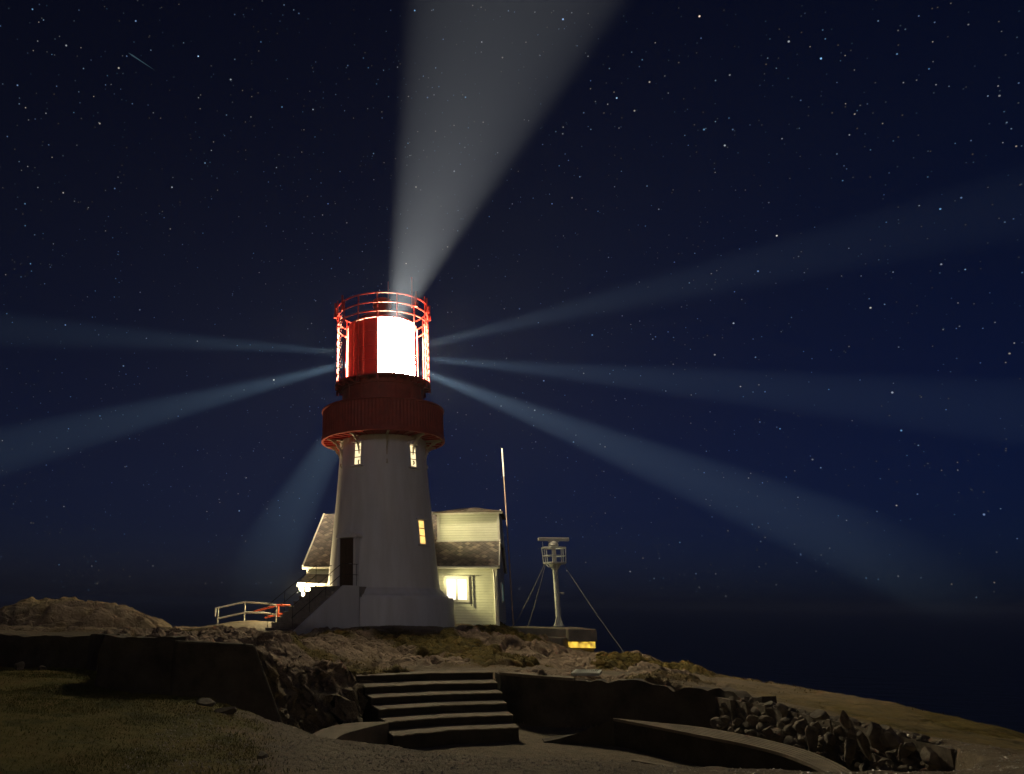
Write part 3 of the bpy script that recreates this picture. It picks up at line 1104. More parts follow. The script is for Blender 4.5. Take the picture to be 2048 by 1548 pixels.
for k in range(10):
    a = k * 36 + 2
    s_, o_, u_ = radial_axes(a)
    m = MB()
    arc = []
    for i in range(9):
        q = i / 8 * math.pi / 2
        arc.append((2.06 + (1 - math.cos(q)) * 0.0 + 0.80 * (1 - math.cos(q)), 6.30 + 1.20 * math.sin(q)))
    pl = [pol(a, r, z) for r, z in arc]
    for i in range(8):
        m.bar(pl[i], pl[i + 1], 0.11, 0.06, up=s_)
    m.bar(pol(a, 2.05, GF - 0.08), pol(a, 2.90, GF - 0.08), 0.09, 0.10)
    # scrolls in the corner
    for (cr, cz, rr) in ((2.26, 7.22, 0.15), (2.52, 7.38, 0.08), (2.17, 6.92, 0.07)):
        m.tube([pol(a, cr + rr * math.cos(t_ * math.pi / 6), cz + rr * math.sin(t_ * math.pi / 6)) for t_ in range(13)], 0.028, 6, cap=False)
    m.tube([pol(a, 2.12 + 0.09 * math.cos(t_ * math.pi / 6), 6.24 + 0.09 * math.sin(t_ * math.pi / 6)) for t_ in range(13)], 0.035, 6, cap=False)
    m.box(pol(a, 2.10, 6.12), (0.12, 0.12, 0.10), (s_, o_, u_))
    m.build('bracket', M['cream'], lh)

# lantern room
LB, LT = 10.62, 13.52
WZ = 10.34
m = MB()
m.lathe(TC, [(2.02, GF + 0.1), (2.02, WZ - 0.25), (2.06, WZ - 0.22), (2.06, WZ - 0.02), (0, WZ - 0.02)], 72)
for k in range(15):
    a = k * 24 - 9
    s_, o_, u_ = radial_axes(a)
    m.box(pol(a, 2.03, 9.2), (0.06, 0.04, 2.0), (s_, o_, u_))
m.build('lantern_base', M['darkred'], lh, True)
m = MB()
m.lathe(TC, [(1.9, WZ - 0.02), (2.42, WZ + 0.02), (2.42, WZ + 0.10), (1.9, WZ + 0.08)], 72, closed=True)
for k in range(30):
    a = k * 12 - 9
    m.bar(pol(a, 2.0, WZ - 0.10), pol(a, 2.40, WZ - 0.02), 0.04, 0.10)
m.build('lantern_walkway', M['red'], lh)
m = MB()
m.lathe(TC, [(1.86, WZ + 0.08), (1.86, LB), (1.78, LB + 0.04), (1.70, LB)], 72)
m.build('lantern_sill', M['red'], lh, True)
m = MB()
m.lathe(TC, [(1.70, LT + 0.02), (1.76, LT + 0.02), (1.76, LT + 0.09), (1.70, LT + 0.12)], 72)
m.build('lantern_head', M['red'], lh, True)
m = MB()
m.lathe(TC, [(1.68, LB + 0.04), (1.68, LT + 0.10)], 72)
m.build('lens', M['lens'], lh, True)
m = MB()
m.lathe(TC, [(1.77, LB), (1.77, LT)], 72, rad(-10.5), rad(280))
m.build('glass_pane', M['glass'], lh, True)
m = MB()
for i in range(3):
    a0, a1 = -79 + i * 22.9, -79 + (i + 1) * 22.9 - 0.6
    m.lathe(TC, [(1.79, LB), (1.79, LT), (1.76, LT), (1.76, LB)], 10, rad(a0), rad(a1), closed=True)
for zz in (LB + 0.72, LB + 1.45, LB + 2.18):
    m.lathe(TC, [(1.79, zz), (1.803, zz + 0.015), (1.79, zz + 0.03)], 30, rad(-79), rad(-10.5))
m.build('screen_panel', M['curtain'], lh)
for k in range(15):
    a = k * 24 - 9
    m = MB()
    m.tube([pol(a, 1.80, LB), pol(a, 1.80, LT)], 0.03, 6)
    m.build('glazing_bar', M['red'], lh)
m = MB()
m.lathe(TC, [(0, 14.42), (0.5, 14.36), (1.2, 14.05), (1.66, 13.72), (1.73, 13.66), (1.72, 13.62), (0, 13.62)], 72)
m.build('lantern_roof', M['red'], lh, True)
m = MB()
m.lathe(TC, [(0, 14.3), (0.40, 14.3), (0.40, 14.75), (0.48, 14.78), (0.48, 15.12), (0.34, 15.2), (0, 15.22)], 24)
m.build('vent', M['darkred'], lh, True)
for k in range(15):
    a = k * 24 - 9
    m = MB()
    top = 14.62
    if k in (3, 12): top = 14.95
    m.tube([pol(a, 2.36, WZ + 0.05), pol(a, 2.36, top)], 0.032, 8)
    m.box(pol(a, 2.36, WZ - 0.12), (0.12, 0.12, 0.22), radial_axes(a))
    m.build('rail_post', M['red'], lh)
for zz in (13.62, 14.08, 14.58):
    m = MB()
    m.ring(TC, 2.36, zz, 0.038, 90, 8)
    m.build('rail', M['red'], lh, True)
# lattice ladders at both sides
for a0, a1 in ((-83, -59), (61, 85), (85, 109), (-107, -83)):
    m = MB()
    k = 9
    for i in range(k):
        za, zb = WZ + 0.15 + i * 0.38, WZ + 0.15 + (i + 1) * 0.38
        m.tube([pol(a0 + 2, 2.36, za), pol(a1 - 2, 2.36, zb)], 0.020, 5)
        m.tube([pol(a1 - 2, 2.36, za), pol(a0 + 2, 2.36, zb)], 0.020, 5)
        m.tube([pol(a0 + 2, 2.36, za), pol(a1 - 2, 2.36, za)], 0.018, 5)
    m.build('lattice_ladder', M['red'], lh)
m = MB()
m.tube([pol(37, 2.30, 14.0), pol(37, 2.30, 15.65)], 0.035, 6)
m.build('aerial', M['red'], lh)
m = MB()
m.tube([pol(12, 1.2, 14.1), pol(12, 1.2, 15.7)], 0.016, 6)
m.build('aerial', M['red'], lh)
for a in (-58, -84, 64, 88, 40):
    m = MB()
    s_, o_, u_ = radial_axes(a)
    m.box(pol(a, 2.44, 14.15), (0.16, 0.16, 0.22), (s_, o_, u_))
    m.tube([pol(a, 2.44, 14.2), pol(a, 2.46, 14.85)], 0.05, 8)
    m.build('aerial_mount', M['red'], lh)

# the beams: eight panels of the turning lens throw eight beams, the landward one is screened
BEAMS = [(-7.0, 1.15, 6.2, (0.58, 0.85, 1.0)), (40.0, 1.45, 6.3, (0.60, 0.83, 1.0)), (76.5, 0.74, 7.2, (0.54, 0.78, 1.0)), (128.0, 0.27, 7.0, (0.62, 0.82, 1.0)),
         (-50.0, 1.0, 7.4, (0.54, 0.82, 1.0)), (-99.5, 0.50, 6.8, (0.54, 0.82, 1.0)), (176.5, 0.62, 12.0, (1.0, 0.95, 0.86))]
for az, g, sprd, bcol in BEAMS:
    ld = bpy.data.lights.new('beam_light', 'SPOT')
    ld.spot_size = rad(sprd)
    ld.spot_blend = 0.55 if sprd < 10 else 0.25
    ld.shadow_soft_size = 0.20
    ld.energy = BEAM_W * g * 640
    ld.color = bcol
    lo = bpy.data.objects.new('beam_light', ld)
    lo.location = (TX + 1.80 * math.sin(rad(az)), TY + 1.80 * math.cos(rad(az)), 12.15)
    lo.rotation_euler = (math.pi / 2 + (rad(1.3) if g > 1.1 else 0), 0, -rad(az))     # the seaward panels throw a little high
    COL.objects.link(lo)
# ------------------------------------------------------------------ stairs to the lighthouse door
dS = Vector((0.80, 0.60, 0))
wS = Vector((0.60, -0.80, 0))
C_top = Vector((0.62, 31.85, 0))       # right front corner of the landing
ST_W = 2.0
NS = 9
LAND, FLT = 0.80, 2.45
RUN = FLT / NS
C_st = C_top - dS * LAND          # head of the flight
Z0, Z1 = -1.28, 0.62
RISE = (Z1 - Z0) / NS
stairs = empty('staircase', (C_top - dS * 1.8 - wS * 1.0 + Vector((0, 0, -1.5))), 'stone outdoor staircase climbing to the lighthouse door between thin iron railings', 'staircase')
for k in range(NS):
    m = MB()
    a = C_st - dS * (RUN * (NS - k))
    z_lo, z_hi = (-1.7 if k < 9 else -1.7), Z0 + RISE * (k + 1)
    q = [a, a + dS * (RUN + (0.0 if k < NS - 1 else 0)), a + dS * RUN - wS * ST_W, a - wS * ST_W]
    p8 = [Vector((v.x, v.y, z_lo)) for v in q] + [Vector((v.x, v.y, z_hi - 0.05)) for v in q]
    m.hexa(p8)
    q = [a - dS * 0.03, a + dS * RUN, a + dS * RUN - wS * ST_W, a - dS * 0.03 - wS * ST_W]
    p8 = [Vector((v.x, v.y, z_hi - 0.048)) for v in q] + [Vector((v.x, v.y, z_hi)) for v in q]
    m.hexa(p8)
    m.build('step', M['stairs'], stairs, bevel=0.008)
m = MB()
q = [C_st + dS * 0.002, C_top, Vector((1.05, 32.55, 0)), Vector((0.45, 33.5, 0)), C_top + dS * 0.5 - wS * ST_W, C_st + dS * 0.002 - wS * ST_W]
m.prism([Vector((v.x, v.y, -1.7)) for v in q], Vector((0, 0, Z1 + 1.704)))
m.build('landing', M['stairs'], stairs, bevel=0.01)
# white side wall following the flight
m = MB()
a, b, c_ = C_st + wS * 0.004, C_st - dS * FLT + wS * 0.004, C_top + wS * 0.004
poly = [Vector((b.x, b.y, -1.8)), Vector((c_.x, c_.y, -1.8)), Vector((c_.x, c_.y, Z1 + 0.03)), Vector((a.x, a.y, Z1 + 0.03)), Vector((b.x, b.y, Z0 + 0.12))]
m.prism(poly, wS * 0.14)
m.build('side_wall', M['tower'], stairs, bevel=0.01)
# railings


def rail_pts(off, z_add):
    lo_ = C_st - dS * FLT - wS * off
    hi_ = C_st - wS * off
    en = C_top + dS * 0.05 - wS * off
    return [lo_ + Vector((0, 0, Z0 + 0.15 + z_add)), hi_ + Vector((0, 0, Z1 + z_add)), en + Vector((0, 0, Z1 + z_add))]


for off in (0.06, ST_W - 0.06):
    for h in (0.92, 0.48):
        m = MB()
        m.tube(rail_pts(off, h), 0.014, 6)
        m.build('handrail', M['iron'], stairs)
    for s in (-2.4, -1.6, -0.8, 0.0, 0.8):
        m = MB()
        base = C_st + dS * s - wS * off
        zb = Z1 if s >= 0 else Z0 + 0.15 + (FLT + s) / FLT * (Z1 - Z0 - 0.15)
        m.tube([base + Vector((0, 0, zb - 0.1)), base + Vector((0, 0, zb + 0.92))], 0.012, 6)
        m.build('baluster', M['iron'], stairs)

# ------------------------------------------------------------------ keeper's house
TH = rad(15)
HU = Vector((-math.cos(TH), math.sin(TH), 0))      # along the front, to the left
HV = Vector((math.sin(TH), math.cos(TH), 0))       # to the back
HP = Vector((7.66, 37.0, 0))                       # right front corner
HL, HD = 9.9, 7.0
HB, HE, HR = -1.06, 1.86, 4.80
house = empty('keeper_house', HP + HU * 5 + HV * 3.5 + Vector((0, 0, -1.4)), 'white clapboard house with slate roof and boxy dormer behind the lighthouse', 'house')


def H(u, v, z):
    q = HP + HU * u + HV * v
    return Vector((q.x, q.y, z))


HAX = (HU, HV, Vector((0, 0, 1)))
m = MB()
gab = [(0, HB), (HD, HB), (HD, HE), (HD / 2, HR - 0.08), (0, HE)]
m.prism([H(0, v, z) for v, z in gab], HU * HL)
m.build('wall', M['clap'], house)
m = MB()
m.prism([H(0.06, v, z) for v, z in [(0.06, -1.9), (HD - 0.06, -1.9), (HD - 0.06, HB), (0.06, HB)]], HU * (HL - 0.12))
m.build('foundation', M['darkconc'], house)


def roof_slab(name, a, b, c, d, th, parent, mat):
    """a-b along the eave, d-c along the ridge; UV in metres"""
    a, b, c, d = map(Vector, (a, b, c, d))
    nrm = (b - a).cross(d - a).normalized()
    if nrm.z < 0: nrm = -nrm
    me_ = bpy.data.meshes.new(name)
    org = world_loc(parent)
    pts = [a, b, c, d] + [q - nrm * th for q in (a, b, c, d)]
    me_.from_pydata([tuple(q - org) for q in pts], [], [(0, 1, 2, 3), (7, 6, 5, 4), (0, 4, 5, 1), (1, 5, 6, 2), (2, 6, 7, 3), (3, 7, 4, 0)])
    e1 = (b - a).normalized()
    e2 = (d - a - e1 * (d - a).dot(e1)).normalized()
    uvl = me_.uv_layers.new(name='UVMap')
    for lp in me_.loops:
        q = pts[lp.vertex_index] - a
        uvl.data[lp.index].uv = (q.dot(e1), q.dot(e2))
    me_.materials.append(mat)
    bm = bmesh.new()
    bm.from_mesh(me_)
    bmesh.ops.recalc_face_normals(bm, faces=bm.faces)
    bm.to_mesh(me_)
    bm.free()
    o = bpy.data.objects.new(name, me_)
    COL.objects.link(o)
    o.parent = parent
    return o


sl = (HR - HE) / (HD / 2)
OV = 0.28
roof_slab('roof', H(-0.12, -OV, HE - sl * OV + 0.14), H(HL + 0.12, -OV, HE - sl * OV + 0.14), H(HL + 0.12, HD / 2, HR + 0.14), H(-0.12, HD / 2, HR + 0.14), 0.10, house, M['slate'])
roof_slab('roof', H(HL + 0.12, HD + OV, HE - sl * OV + 0.14), H(-0.12, HD + OV, HE - sl * OV + 0.14), H(-0.12, HD / 2, HR + 0.137), H(HL + 0.12, HD / 2, HR + 0.137), 0.10, house, M['slate'])
for u in (-0.15, HL + 0.15):
    for v0, v1 in ((-OV, HD / 2), (HD + OV, HD / 2)):
        m = MB()
        m.bar(H(u, v0, HE - sl * OV + 0.10), H(u, v1, HR + 0.10), 0.06, 0.20)
        m.build('bargeboard', M['white'], house)
m = MB()
m.tube([H(-0.1, -OV - 0.07, HE - sl * OV + 0.08), H(HL + 0.15, -OV - 0.07, HE - sl * OV + 0.05)], 0.065, 8)
m.build('gutter', M['white'], house, True)
m = MB()
m.bar(H(0, -0.03, HE - 0.08), H(HL, -0.03, HE - 0.08), 0.05, 0.20)
m.build('fascia', M['white'], house)
m = MB()
m.tube([H(0.16, -OV - 0.05, HE - sl * OV + 0.0), H(0.14, -0.12, HE - 0.42), H(0.14, -0.10, HE - 0.7), H(0.14, -0.10, HB - 0.35)], 0.045, 8)
m.build('downpipe', M['white'], house, True)
for u in (0.06, HL - 0.06):
    m = MB()
    m.box(H(u, -0.02, (HB + HE) / 2 - 0.1), (0.14, 0.05, HE - HB - 0.2), HAX)
    m.build('corner_board', M['white'], house)


def house_window(u, zc, wd, ht, v=0.0, mat=None):
    m = MB()
    for s in (-1, 1):
        m.box(H(u + s * (wd / 2 + 0.06), v - 0.02, zc), (0.13, 0.05, ht + 0.26), HAX)
        m.box(H(u, v - 0.02, zc + s * (ht / 2 + 0.065)), (wd - 0.004, 0.05, 0.13), HAX)
    m.box(H(u, v - 0.07, zc + ht / 2 + 0.16), (wd + 0.40, 0.12, 0.04), HAX)
    m.box(H(u, v - 0.035, zc), (0.11, 0.05, ht), HAX)
    win = m.build('window', M['white'], house, bevel=0.006)
    for s in (-1, 1):
        m = MB()
        m.box(H(u + s * (wd / 4 + 0.02), v - 0.012, zc), (wd / 2 - 0.06, 0.03, ht), HAX)
        m.build('pane', mat, win)
    m = MB()
    m.tube([H(u - wd / 2 - 0.2, v - 0.05, zc + ht / 2 + 0.14), H(u - wd / 2 - 0.2, v - 0.05, zc - ht / 2 - 0.3)], 0.018, 6)
    m.build('shutter_bar', M['iron'], win)


house_window(2.02, 0.64, 1.0, 0.98, 0.0, M['houselit'])
# gable window seen edge on
m = MB()
m.box(H(-0.02, 3.4, 0.55), (0.06, 0.9, 1.05), HAX)
gw = m.build('gable_window', M['white'], house)
m = MB()
m.box(H(-0.06, 3.4, 0.55), (0.03, 0.6, 0.85), HAX)
m.build('pane', M['greenpane'], gw)
# dormer
DU0, DU1, DV = -0.17, 3.10, 1.35
DZ0, DZ1 = HE + sl * DV + 0.12, HE + sl * DV + 0.12 + 1.42
m = MB()
m.prism([H(DU0, v, z) for v, z in [(DV, DZ0 - 0.1), (HD / 2 + 1.2, DZ0 - 0.1), (HD / 2 + 1.2, DZ1), (DV, DZ1)]], HU * (DU1 - DU0))
dm = m.build('dormer', M['clap'], house)
m = MB()
for u in (DU0 + 0.06, DU1 - 0.06):
    m.box(H(u, DV - 0.03, (DZ0 + DZ1) / 2), (0.12, 0.05, DZ1 - DZ0), HAX)
m.box(H((DU0 + DU1) / 2, DV - 0.04, DZ0 + 0.02), (DU1 - DU0 + 0.1, 0.06, 0.08), HAX)
m.box(H((DU0 + DU1) / 2, DV - 0.14, DZ1 + 0.03), (DU1 - DU0 + 0.36, 0.07, 0.12), HAX)
m.build('dormer_trim', M['white'], dm)
ru0, ru1, rv0, rv1 = DU0 - 0.2, DU1 + 0.2, DV - 0.22, HD / 2 + 1.4
zr = DZ1 + 0.10
ap0 = H((DU0 + DU1) / 2 - 0.25, 2.9, zr + 0.42)
ap1 = H((DU0 + DU1) / 2 + 0.25, 3.1, zr + 0.42)
m = MB()
m.add([H(ru0, rv0, zr), H(ru1, rv0, zr), H(ru1, rv1, zr), H(ru0, rv1, zr), ap0, ap1, H(ru0, rv0, zr - 0.05), H(ru1, rv0, zr - 0.05), H(ru1, rv1, zr - 0.05), H(ru0, rv1, zr - 0.05)],
      [(0, 1, 5, 4), (1, 2, 5), (2, 3, 4, 5), (3, 0, 4), (9, 8, 7, 6), (0, 6, 7, 1), (1, 7, 8, 2), (2, 8, 9, 3), (3, 9, 6, 0)])
for i in range(8):
    f = (i + 0.5) / 8
    b0 = H(ru0 + (ru1 - ru0) * f, rv0, zr + 0.01)
    tgt = ap0.lerp(ap1, f)
    m.bar(b0, b0.lerp(tgt, 0.97), 0.035, 0.03)
m.build('dormer_roof', M['darkconc'], dm)
# porch at the left end of the front
PU0, PU1 = 7.6, 9.75
m = MB()
m.prism([H(PU0, v, z) for v, z in [(-0.004, HB), (-0.004, 1.10), (-1.25, 0.86), (-1.25, HB)]], HU * (PU1 - PU0))
m.build('porch_wall', M['clap'], house)
roof_slab('porch_roof', H(PU0 - 0.1, -1.5, 0.88), H(PU1 + 0.15, -1.5, 0.88), H(PU1 + 0.15, -0.01, 1.38), H(PU0 - 0.1, -0.01, 1.38), 0.08, house, M['slate'])
m = MB()
m.bar(H(PU0 - 0.1, -1.54, 0.80), H(PU1 + 0.15, -1.54, 0.80), 0.05, 0.14)
m.build('porch_fascia', M['white'], house)

# wall lamp on the porch front
lp = H(PU1 - 0.02, -1.42, 0.60)
lamp = empty('wall_lamp', lp, 'glaring bulkhead lamp on the corner of the white porch', 'lamp')
m = MB()
m.box(lp + HV * 0.14, (0.22, 0.06, 0.28), HAX)
m.build('back_plate', M['iron'], lamp)
m = MB()
m.lathe((lp.x, lp.y), [(0.001, lp.z - 0.12), (0.07, lp.z - 0.10), (0.105, lp.z - 0.02), (0.10, lp.z + 0.06), (0.05, lp.z + 0.12), (0.001, lp.z + 0.13)], 20)
m.build('globe', M['lamp'], lamp, True)
m = MB()
m.lathe((lp.x, lp.y), [(0.0, lp.z + 0.19), (0.13, lp.z + 0.15), (0.13, lp.z + 0.13), (0.0, lp.z + 0.14)], 20)
m.build('hood', M['iron'], lamp, True)
ld = bpy.data.lights.new('porch_light', 'POINT')
ld.energy = PORCH_W
ld.shadow_soft_size = 0.10
ld.color = (1.0, 0.80, 0.42)
lo = bpy.data.objects.new('porch_light', ld)
lo.location = lp + HU * 0.20 - HV * 0.42
COL.objects.link(lo)

# unseen lamp added on the back of the tower to light the house front
yp = pol(136, 2.86, 1.35)
house_fill = empty('yard_lamp', yp, 'low lamp on the back of the tower lighting the house front', 'lamp')
s_, o_, u_ = radial_axes(136)
m = MB()
m.bar(pol(136, 2.3, 1.40), yp + o_ * 0.1 + u_ * 0.05, 0.05, 0.05)
m.build('arm', M['iron'], house_fill)
m = MB()
yq = yp + o_ * 0.16
m.lathe((yq.x, yq.y), [(0.0, yq.z + 0.10), (0.16, yq.z - 0.02), (0.15, yq.z - 0.04), (0.0, yq.z + 0.03)], 20)
m.build('lamp_shade', M['iron'], house_fill, True)
m = MB()
m.lathe((yq.x, yq.y), [(0.001, yq.z - 0.01), (0.05, yq.z - 0.03), (0.06, yq.z - 0.08), (0.001, yq.z - 0.13)], 16)
m.build('bulb', M['lamp'], house_fill, True)
ld = bpy.data.lights.new('yard_light', 'SPOT')
ld.energy = 45
ld.spot_size = rad(110)
ld.spot_blend = 1.0
ld.shadow_soft_size = 0.12
ld.color = (1.0, 0.88, 0.42)
lo = bpy.data.objects.new('yard_light', ld)
lo.location = yq + o_ * 0.12 - u_ * 0.20
lo.rotation_euler = (Vector((9.3, 36.4, 0.4)) - Vector(lo.location)).to_track_quat('-Z', 'Y').to_euler()
COL.objects.link(lo)
ld = bpy.data.lights.new('yard_light', 'SPOT')      # the same lamp's main throw, along the wall
ld.energy = 900
ld.spot_size = rad(64)
ld.spot_blend = 1.0
ld.shadow_soft_size = 0.12
ld.color = (1.0, 0.88, 0.42)
l2 = bpy.data.objects.new('yard_light', ld)
l2.location = lo.location
l2.rotation_euler = lo.rotation_euler
COL.objects.link(l2)
# a second unseen lamp, added higher on the tower's back to brighten the dormer
zl = pol(128, 2.50, 4.3)
s_, o_, u_ = radial_axes(128)
up_l = empty('dormer_lamp', zl, 'small lamp high on the back of the tower shining on the dormer', 'lamp')
m = MB()
m.bar(pol(128, 2.2, 4.34), zl + u_ * 0.04, 0.05, 0.05)
m.build('arm', M['iron'], up_l)
m = MB()
m.lathe((zl.x, zl.y), [(0.0, zl.z + 0.10), (0.14, zl.z - 0.02), (0.13, zl.z - 0.04), (0.0, zl.z + 0.03)], 20)
m.build('lamp_shade', M['iron'], up_l, True)
m = MB()
m.lathe((zl.x, zl.y), [(0.001, zl.z - 0.01), (0.05, zl.z - 0.03), (0.06, zl.z - 0.08), (0.001, zl.z - 0.13)], 16)
m.build('bulb', M['lamp'], up_l, True)
ld = bpy.data.lights.new('dormer_light', 'SPOT')
ld.energy = 300
ld.spot_size = rad(75)
ld.spot_blend = 1.0
ld.shadow_soft_size = 0.10
ld.color = (1.0, 0.88, 0.44)
lo = bpy.data.objects.new('dormer_light', ld)
lo.location = zl - u_ * 0.20 + o_ * 0.15
lo.rotation_euler = (Vector((6.6, 38.6, 3.7)) - Vector(lo.location)).to_track_quat('-Z', 'Y').to_euler()
COL.objects.link(lo)

# ------------------------------------------------------------------ aerial pole behind the house
ptop = at(1004, 897, 42.0)
pbot = at(1015.5, 1075, 42.0)
gzp = ground_z(pbot.x + 0.5, 42.0)
pole = empty('antenna_pole', (pbot.x, pbot.y, gzp), 'tall thin whip antenna pole standing behind the house gable', 'antenna')
pk = ptop.lerp(pbot, 0.32)
m = MB()
m.tube([ptop, pk], 0.042, 8)
m.build('pole_tip', M['white'], pole, True)
m = MB()
dirp = (pbot - ptop).normalized()
m.tube([pk, pbot + dirp * (pbot.z - gzp + 0.1)], 0.030, 8, r2=0.05)
m.build('pole', M['bronze'], pole, True)

# ------------------------------------------------------------------ bunker and the concrete wall beside it
BY = 33.0
b0 = at(1136, 1258, BY)
b1 = at(1193, 1256, BY)
bz_top = b0.z
bz_slab = at(1136, 1283, BY).z
bz_slit = at(1136, 1298, BY).z
bun = empty('bunker', ((b0.x + b1.x) / 2, BY + 1.2, bz_slit - 0.3), 'low concrete bunker with a thick roof slab and a glowing amber slit', 'bunker')
m = MB()
m.box(((b0.x + b1.x) / 2, BY + 1.4, (bz_top + bz_slab) / 2), (b1.x - b0.x, 2.8, bz_top - bz_slab))
m.build('roof_slab', M['concrete'], bun, bevel=0.03)
m = MB()
m.box(((b0.x + b1.x) / 2, BY + 1.55, (bz_slab + bz_slit) / 2 - 0.3), (b1.x - b0.x - 0.12, 2.4, bz_slab - bz_slit + 0.6))
m.build('wall', M['darkconc'], bun)
m = MB()
xs = (b1.x - b0.x)
m.box((b0.x + xs * 0.50, BY + 0.30, bz_slit + 0.16), (xs * 0.90, 0.08, 0.24))
m.box((b0.x + xs * 0.86, BY + 0.22, bz_slit + 0.21), (xs * 0.2, 0.08, 0.34))
m.build('lit_slit', M['slit'], bun)
w0 = at(1010, 1254, 35.0)
w1 = at(1134, 1258, 33.3)
cw = empty('concrete_wall', ((w0.x + w1.x) / 2, 34.3, -2), 'long low concrete wall with a ledge running from house to bunker', 'wall')
m = MB()
dW = Vector((w1.x - w0.x, w1.y - w0.y, 0))
nW = Vector((-dW.y, dW.x, 0)).normalized()
m.hexa([Vector((w0.x, w0.y, -2.2)), Vector((w1.x, w1.y, -2.2)), Vector((w1.x, w1.y, -2.2)) + nW * 2.0, Vector((w0.x, w0.y, -2.2)) + nW * 2.0,
        Vector((w0.x, w0.y, w0.z)), Vector((w1.x, w1.y, w1.z)), Vector((w1.x, w1.y, w1.z)) + nW * 2.0, Vector((w0.x, w0.y, w0.z)) + nW * 2.0])
m.build('upper_wall', M['concrete'], cw, bevel=0.03)
m = MB()
o3 = -nW * 0.7
za, zb = at(1020, 1268, 34.3).z, at(1134, 1276, 32.8).z
a_, b_ = Vector((w0.x, w0.y, 0)) + o3, Vector((w1.x, w1.y, 0)) + o3
m.hexa([Vector((a_.x, a_.y, -2.2)), Vector((b_.x, b_.y, -2.2)), Vector((b_.x, b_.y, -2.2)) - o3 * 0.99, Vector((a_.x, a_.y, -2.2)) - o3 * 0.99,
        Vector((a_.x, a_.y, za)), Vector((b_.x, b_.y, zb)), Vector((b_.x, b_.y, zb)) - o3 * 0.99, Vector((a_.x, a_.y, za)) - o3 * 0.99])
m.build('ledge', M['concrete'], cw, bevel=0.04)

# ------------------------------------------------------------------ radar mast
MX, MY = at(1118, 1250, 34.4).x, 34.4
MZ = at(1118, 1252, 34.4).z
mast = empty('radar_mast', (MX, MY, MZ), 'pale steel mast with caged platform and rotating radar bar on top', 'radar mast')
zP = at(1113, 1128, MY).z       # platform
zC = at(1110, 1096, MY).z       # cage top
zB = at(1108, 1080, MY).z       # bar
m = MB()
m.tube([(MX, MY, MZ), (MX, MY, zP)], 0.115, 14)
m.build('pole', M['steel'], mast, True)
m = MB()
m.lathe((MX, MY), [(0.24, MZ - 0.01), (0.24, MZ + 0.04), (0.12, MZ + 0.05)], 16)
for k in range(4):
    q = Vector((math.cos(k * math.pi / 2 + 0.5), math.sin(k * math.pi / 2 + 0.5), 0))
    s2 = Vector((-q.y, q.x, 0))
    c_ = Vector((MX, MY, MZ + 0.04))
    m.prism([c_ + q * 0.11 - s2 * 0.012, c_ + q * 0.26 - s2 * 0.012, c_ + q * 0.11 + Vector((0, 0, 0.42)) - s2 * 0.012], s2 * 0.024)
m.build('base_flange', M['steel'], mast)
m = MB()
m.lathe((MX, MY), [(0.10, zP - 0.30), (0.30, zP), (0.50, zP), (0.50, zP + 0.06), (0.0, zP + 0.06)], 20)
m.build('platform', M['steel'], mast)
m = MB()
for zz, R in ((zP + 0.05, 0.50), (zC, 0.54), ((zP + zC) / 2, 0.52)):
    r_ = 0.032 if zz != (zP + zC) / 2 else 0.018
    m.ring((MX, MY), R, zz, r_, 8, 8, rad(22.5), rad(382.5))
for k in range(8):
    a = rad(22.5 + 45 * k)
    m.tube([(MX + 0.50 * math.sin(a), MY - 0.50 * math.cos(a), zP + 0.03), (MX + 0.54 * math.sin(a), MY - 0.54 * math.cos(a), zC)], 0.022, 6)
m.build('cage', M['steel'], mast)
m = MB()
m.tube([(MX, MY, zP + 0.05), (MX, MY, zC + 0.05)], 0.10, 12)
m.lathe((MX, MY), [(0.15, zC + 0.05), (0.24, zC + 0.12), (0.20, zC + 0.24), (0.08, zC + 0.32), (0.08, zB - 0.04)], 20)
m.build('gearbox', M['white'], mast, True)
m = MB()
m.box((MX + 0.02, MY, zB + 0.03), (1.42, 0.20, 0.15))
m.box((MX + 0.02, MY, zB - 0.07), (0.5, 0.14, 0.06))
m.build('radar_bar', M['white'], mast, bevel=0.02)
m = MB()
m.tube([(MX - 0.46, MY - 0.2, zP - 0.02), (MX - 0.40, MY - 0.3, zP - 0.14), (MX - 0.2, MY - 0.3, zP - 0.18), (MX - 0.12, MY - 0.2, zP - 0.05)], 0.025, 6)
m.build('cable_loop', M['steel'], mast)
m = MB()
m.tube([(MX - 0.50, MY, zC), (MX - 0.50, MY, zC + 0.28)], 0.012, 6)
m.build('whip_aerial', M['steel'], mast)
m = MB()
m.tube([(MX + 0.1, MY, zP - 1.28), (MX + 0.24, MY - 0.02, zP - 1.28)], 0.02, 6)
m.box((MX + 0.27, MY - 0.02, zP - 1.30), (0.10, 0.10, 0.10))
m.build('side_fitting', M['white'], mast)
GW = [((0.42, 0.0), at(1262, 1312, 29.5), 'steel guy wire from the radar mast down to the right-hand rocks'),
      ((-0.40, 0.1), at(1049, 1246, 36.0), 'inner one of the two steel guy wires left of the radar mast'),
      ((-0.40, 0.3), at(1022, 1246, 38.0), 'outer one of the two steel guy wires, ending beside the house')]
for (dx, dy), e_, lab in GW:
    m = MB()
    ez = ground_z(e_.x, e_.y)
    end = Vector((e_.x, e_.y, max(ez - 0.05, e_.z - 0.6) if ez < e_.z else ez - 0.03))
    a_ = Vector((MX + dx, MY + dy, zP - 0.02))
    pts = [a_.lerp(end, i / 8) - Vector((0, 0, 0.10 * math.sin(math.pi * i / 8))) for i in range(9)]
    m.tube(pts, 0.013, 6)
    tag(m.build('guy_wire', M['wire']), lab, 'wire', 'guy wires of the radar mast')

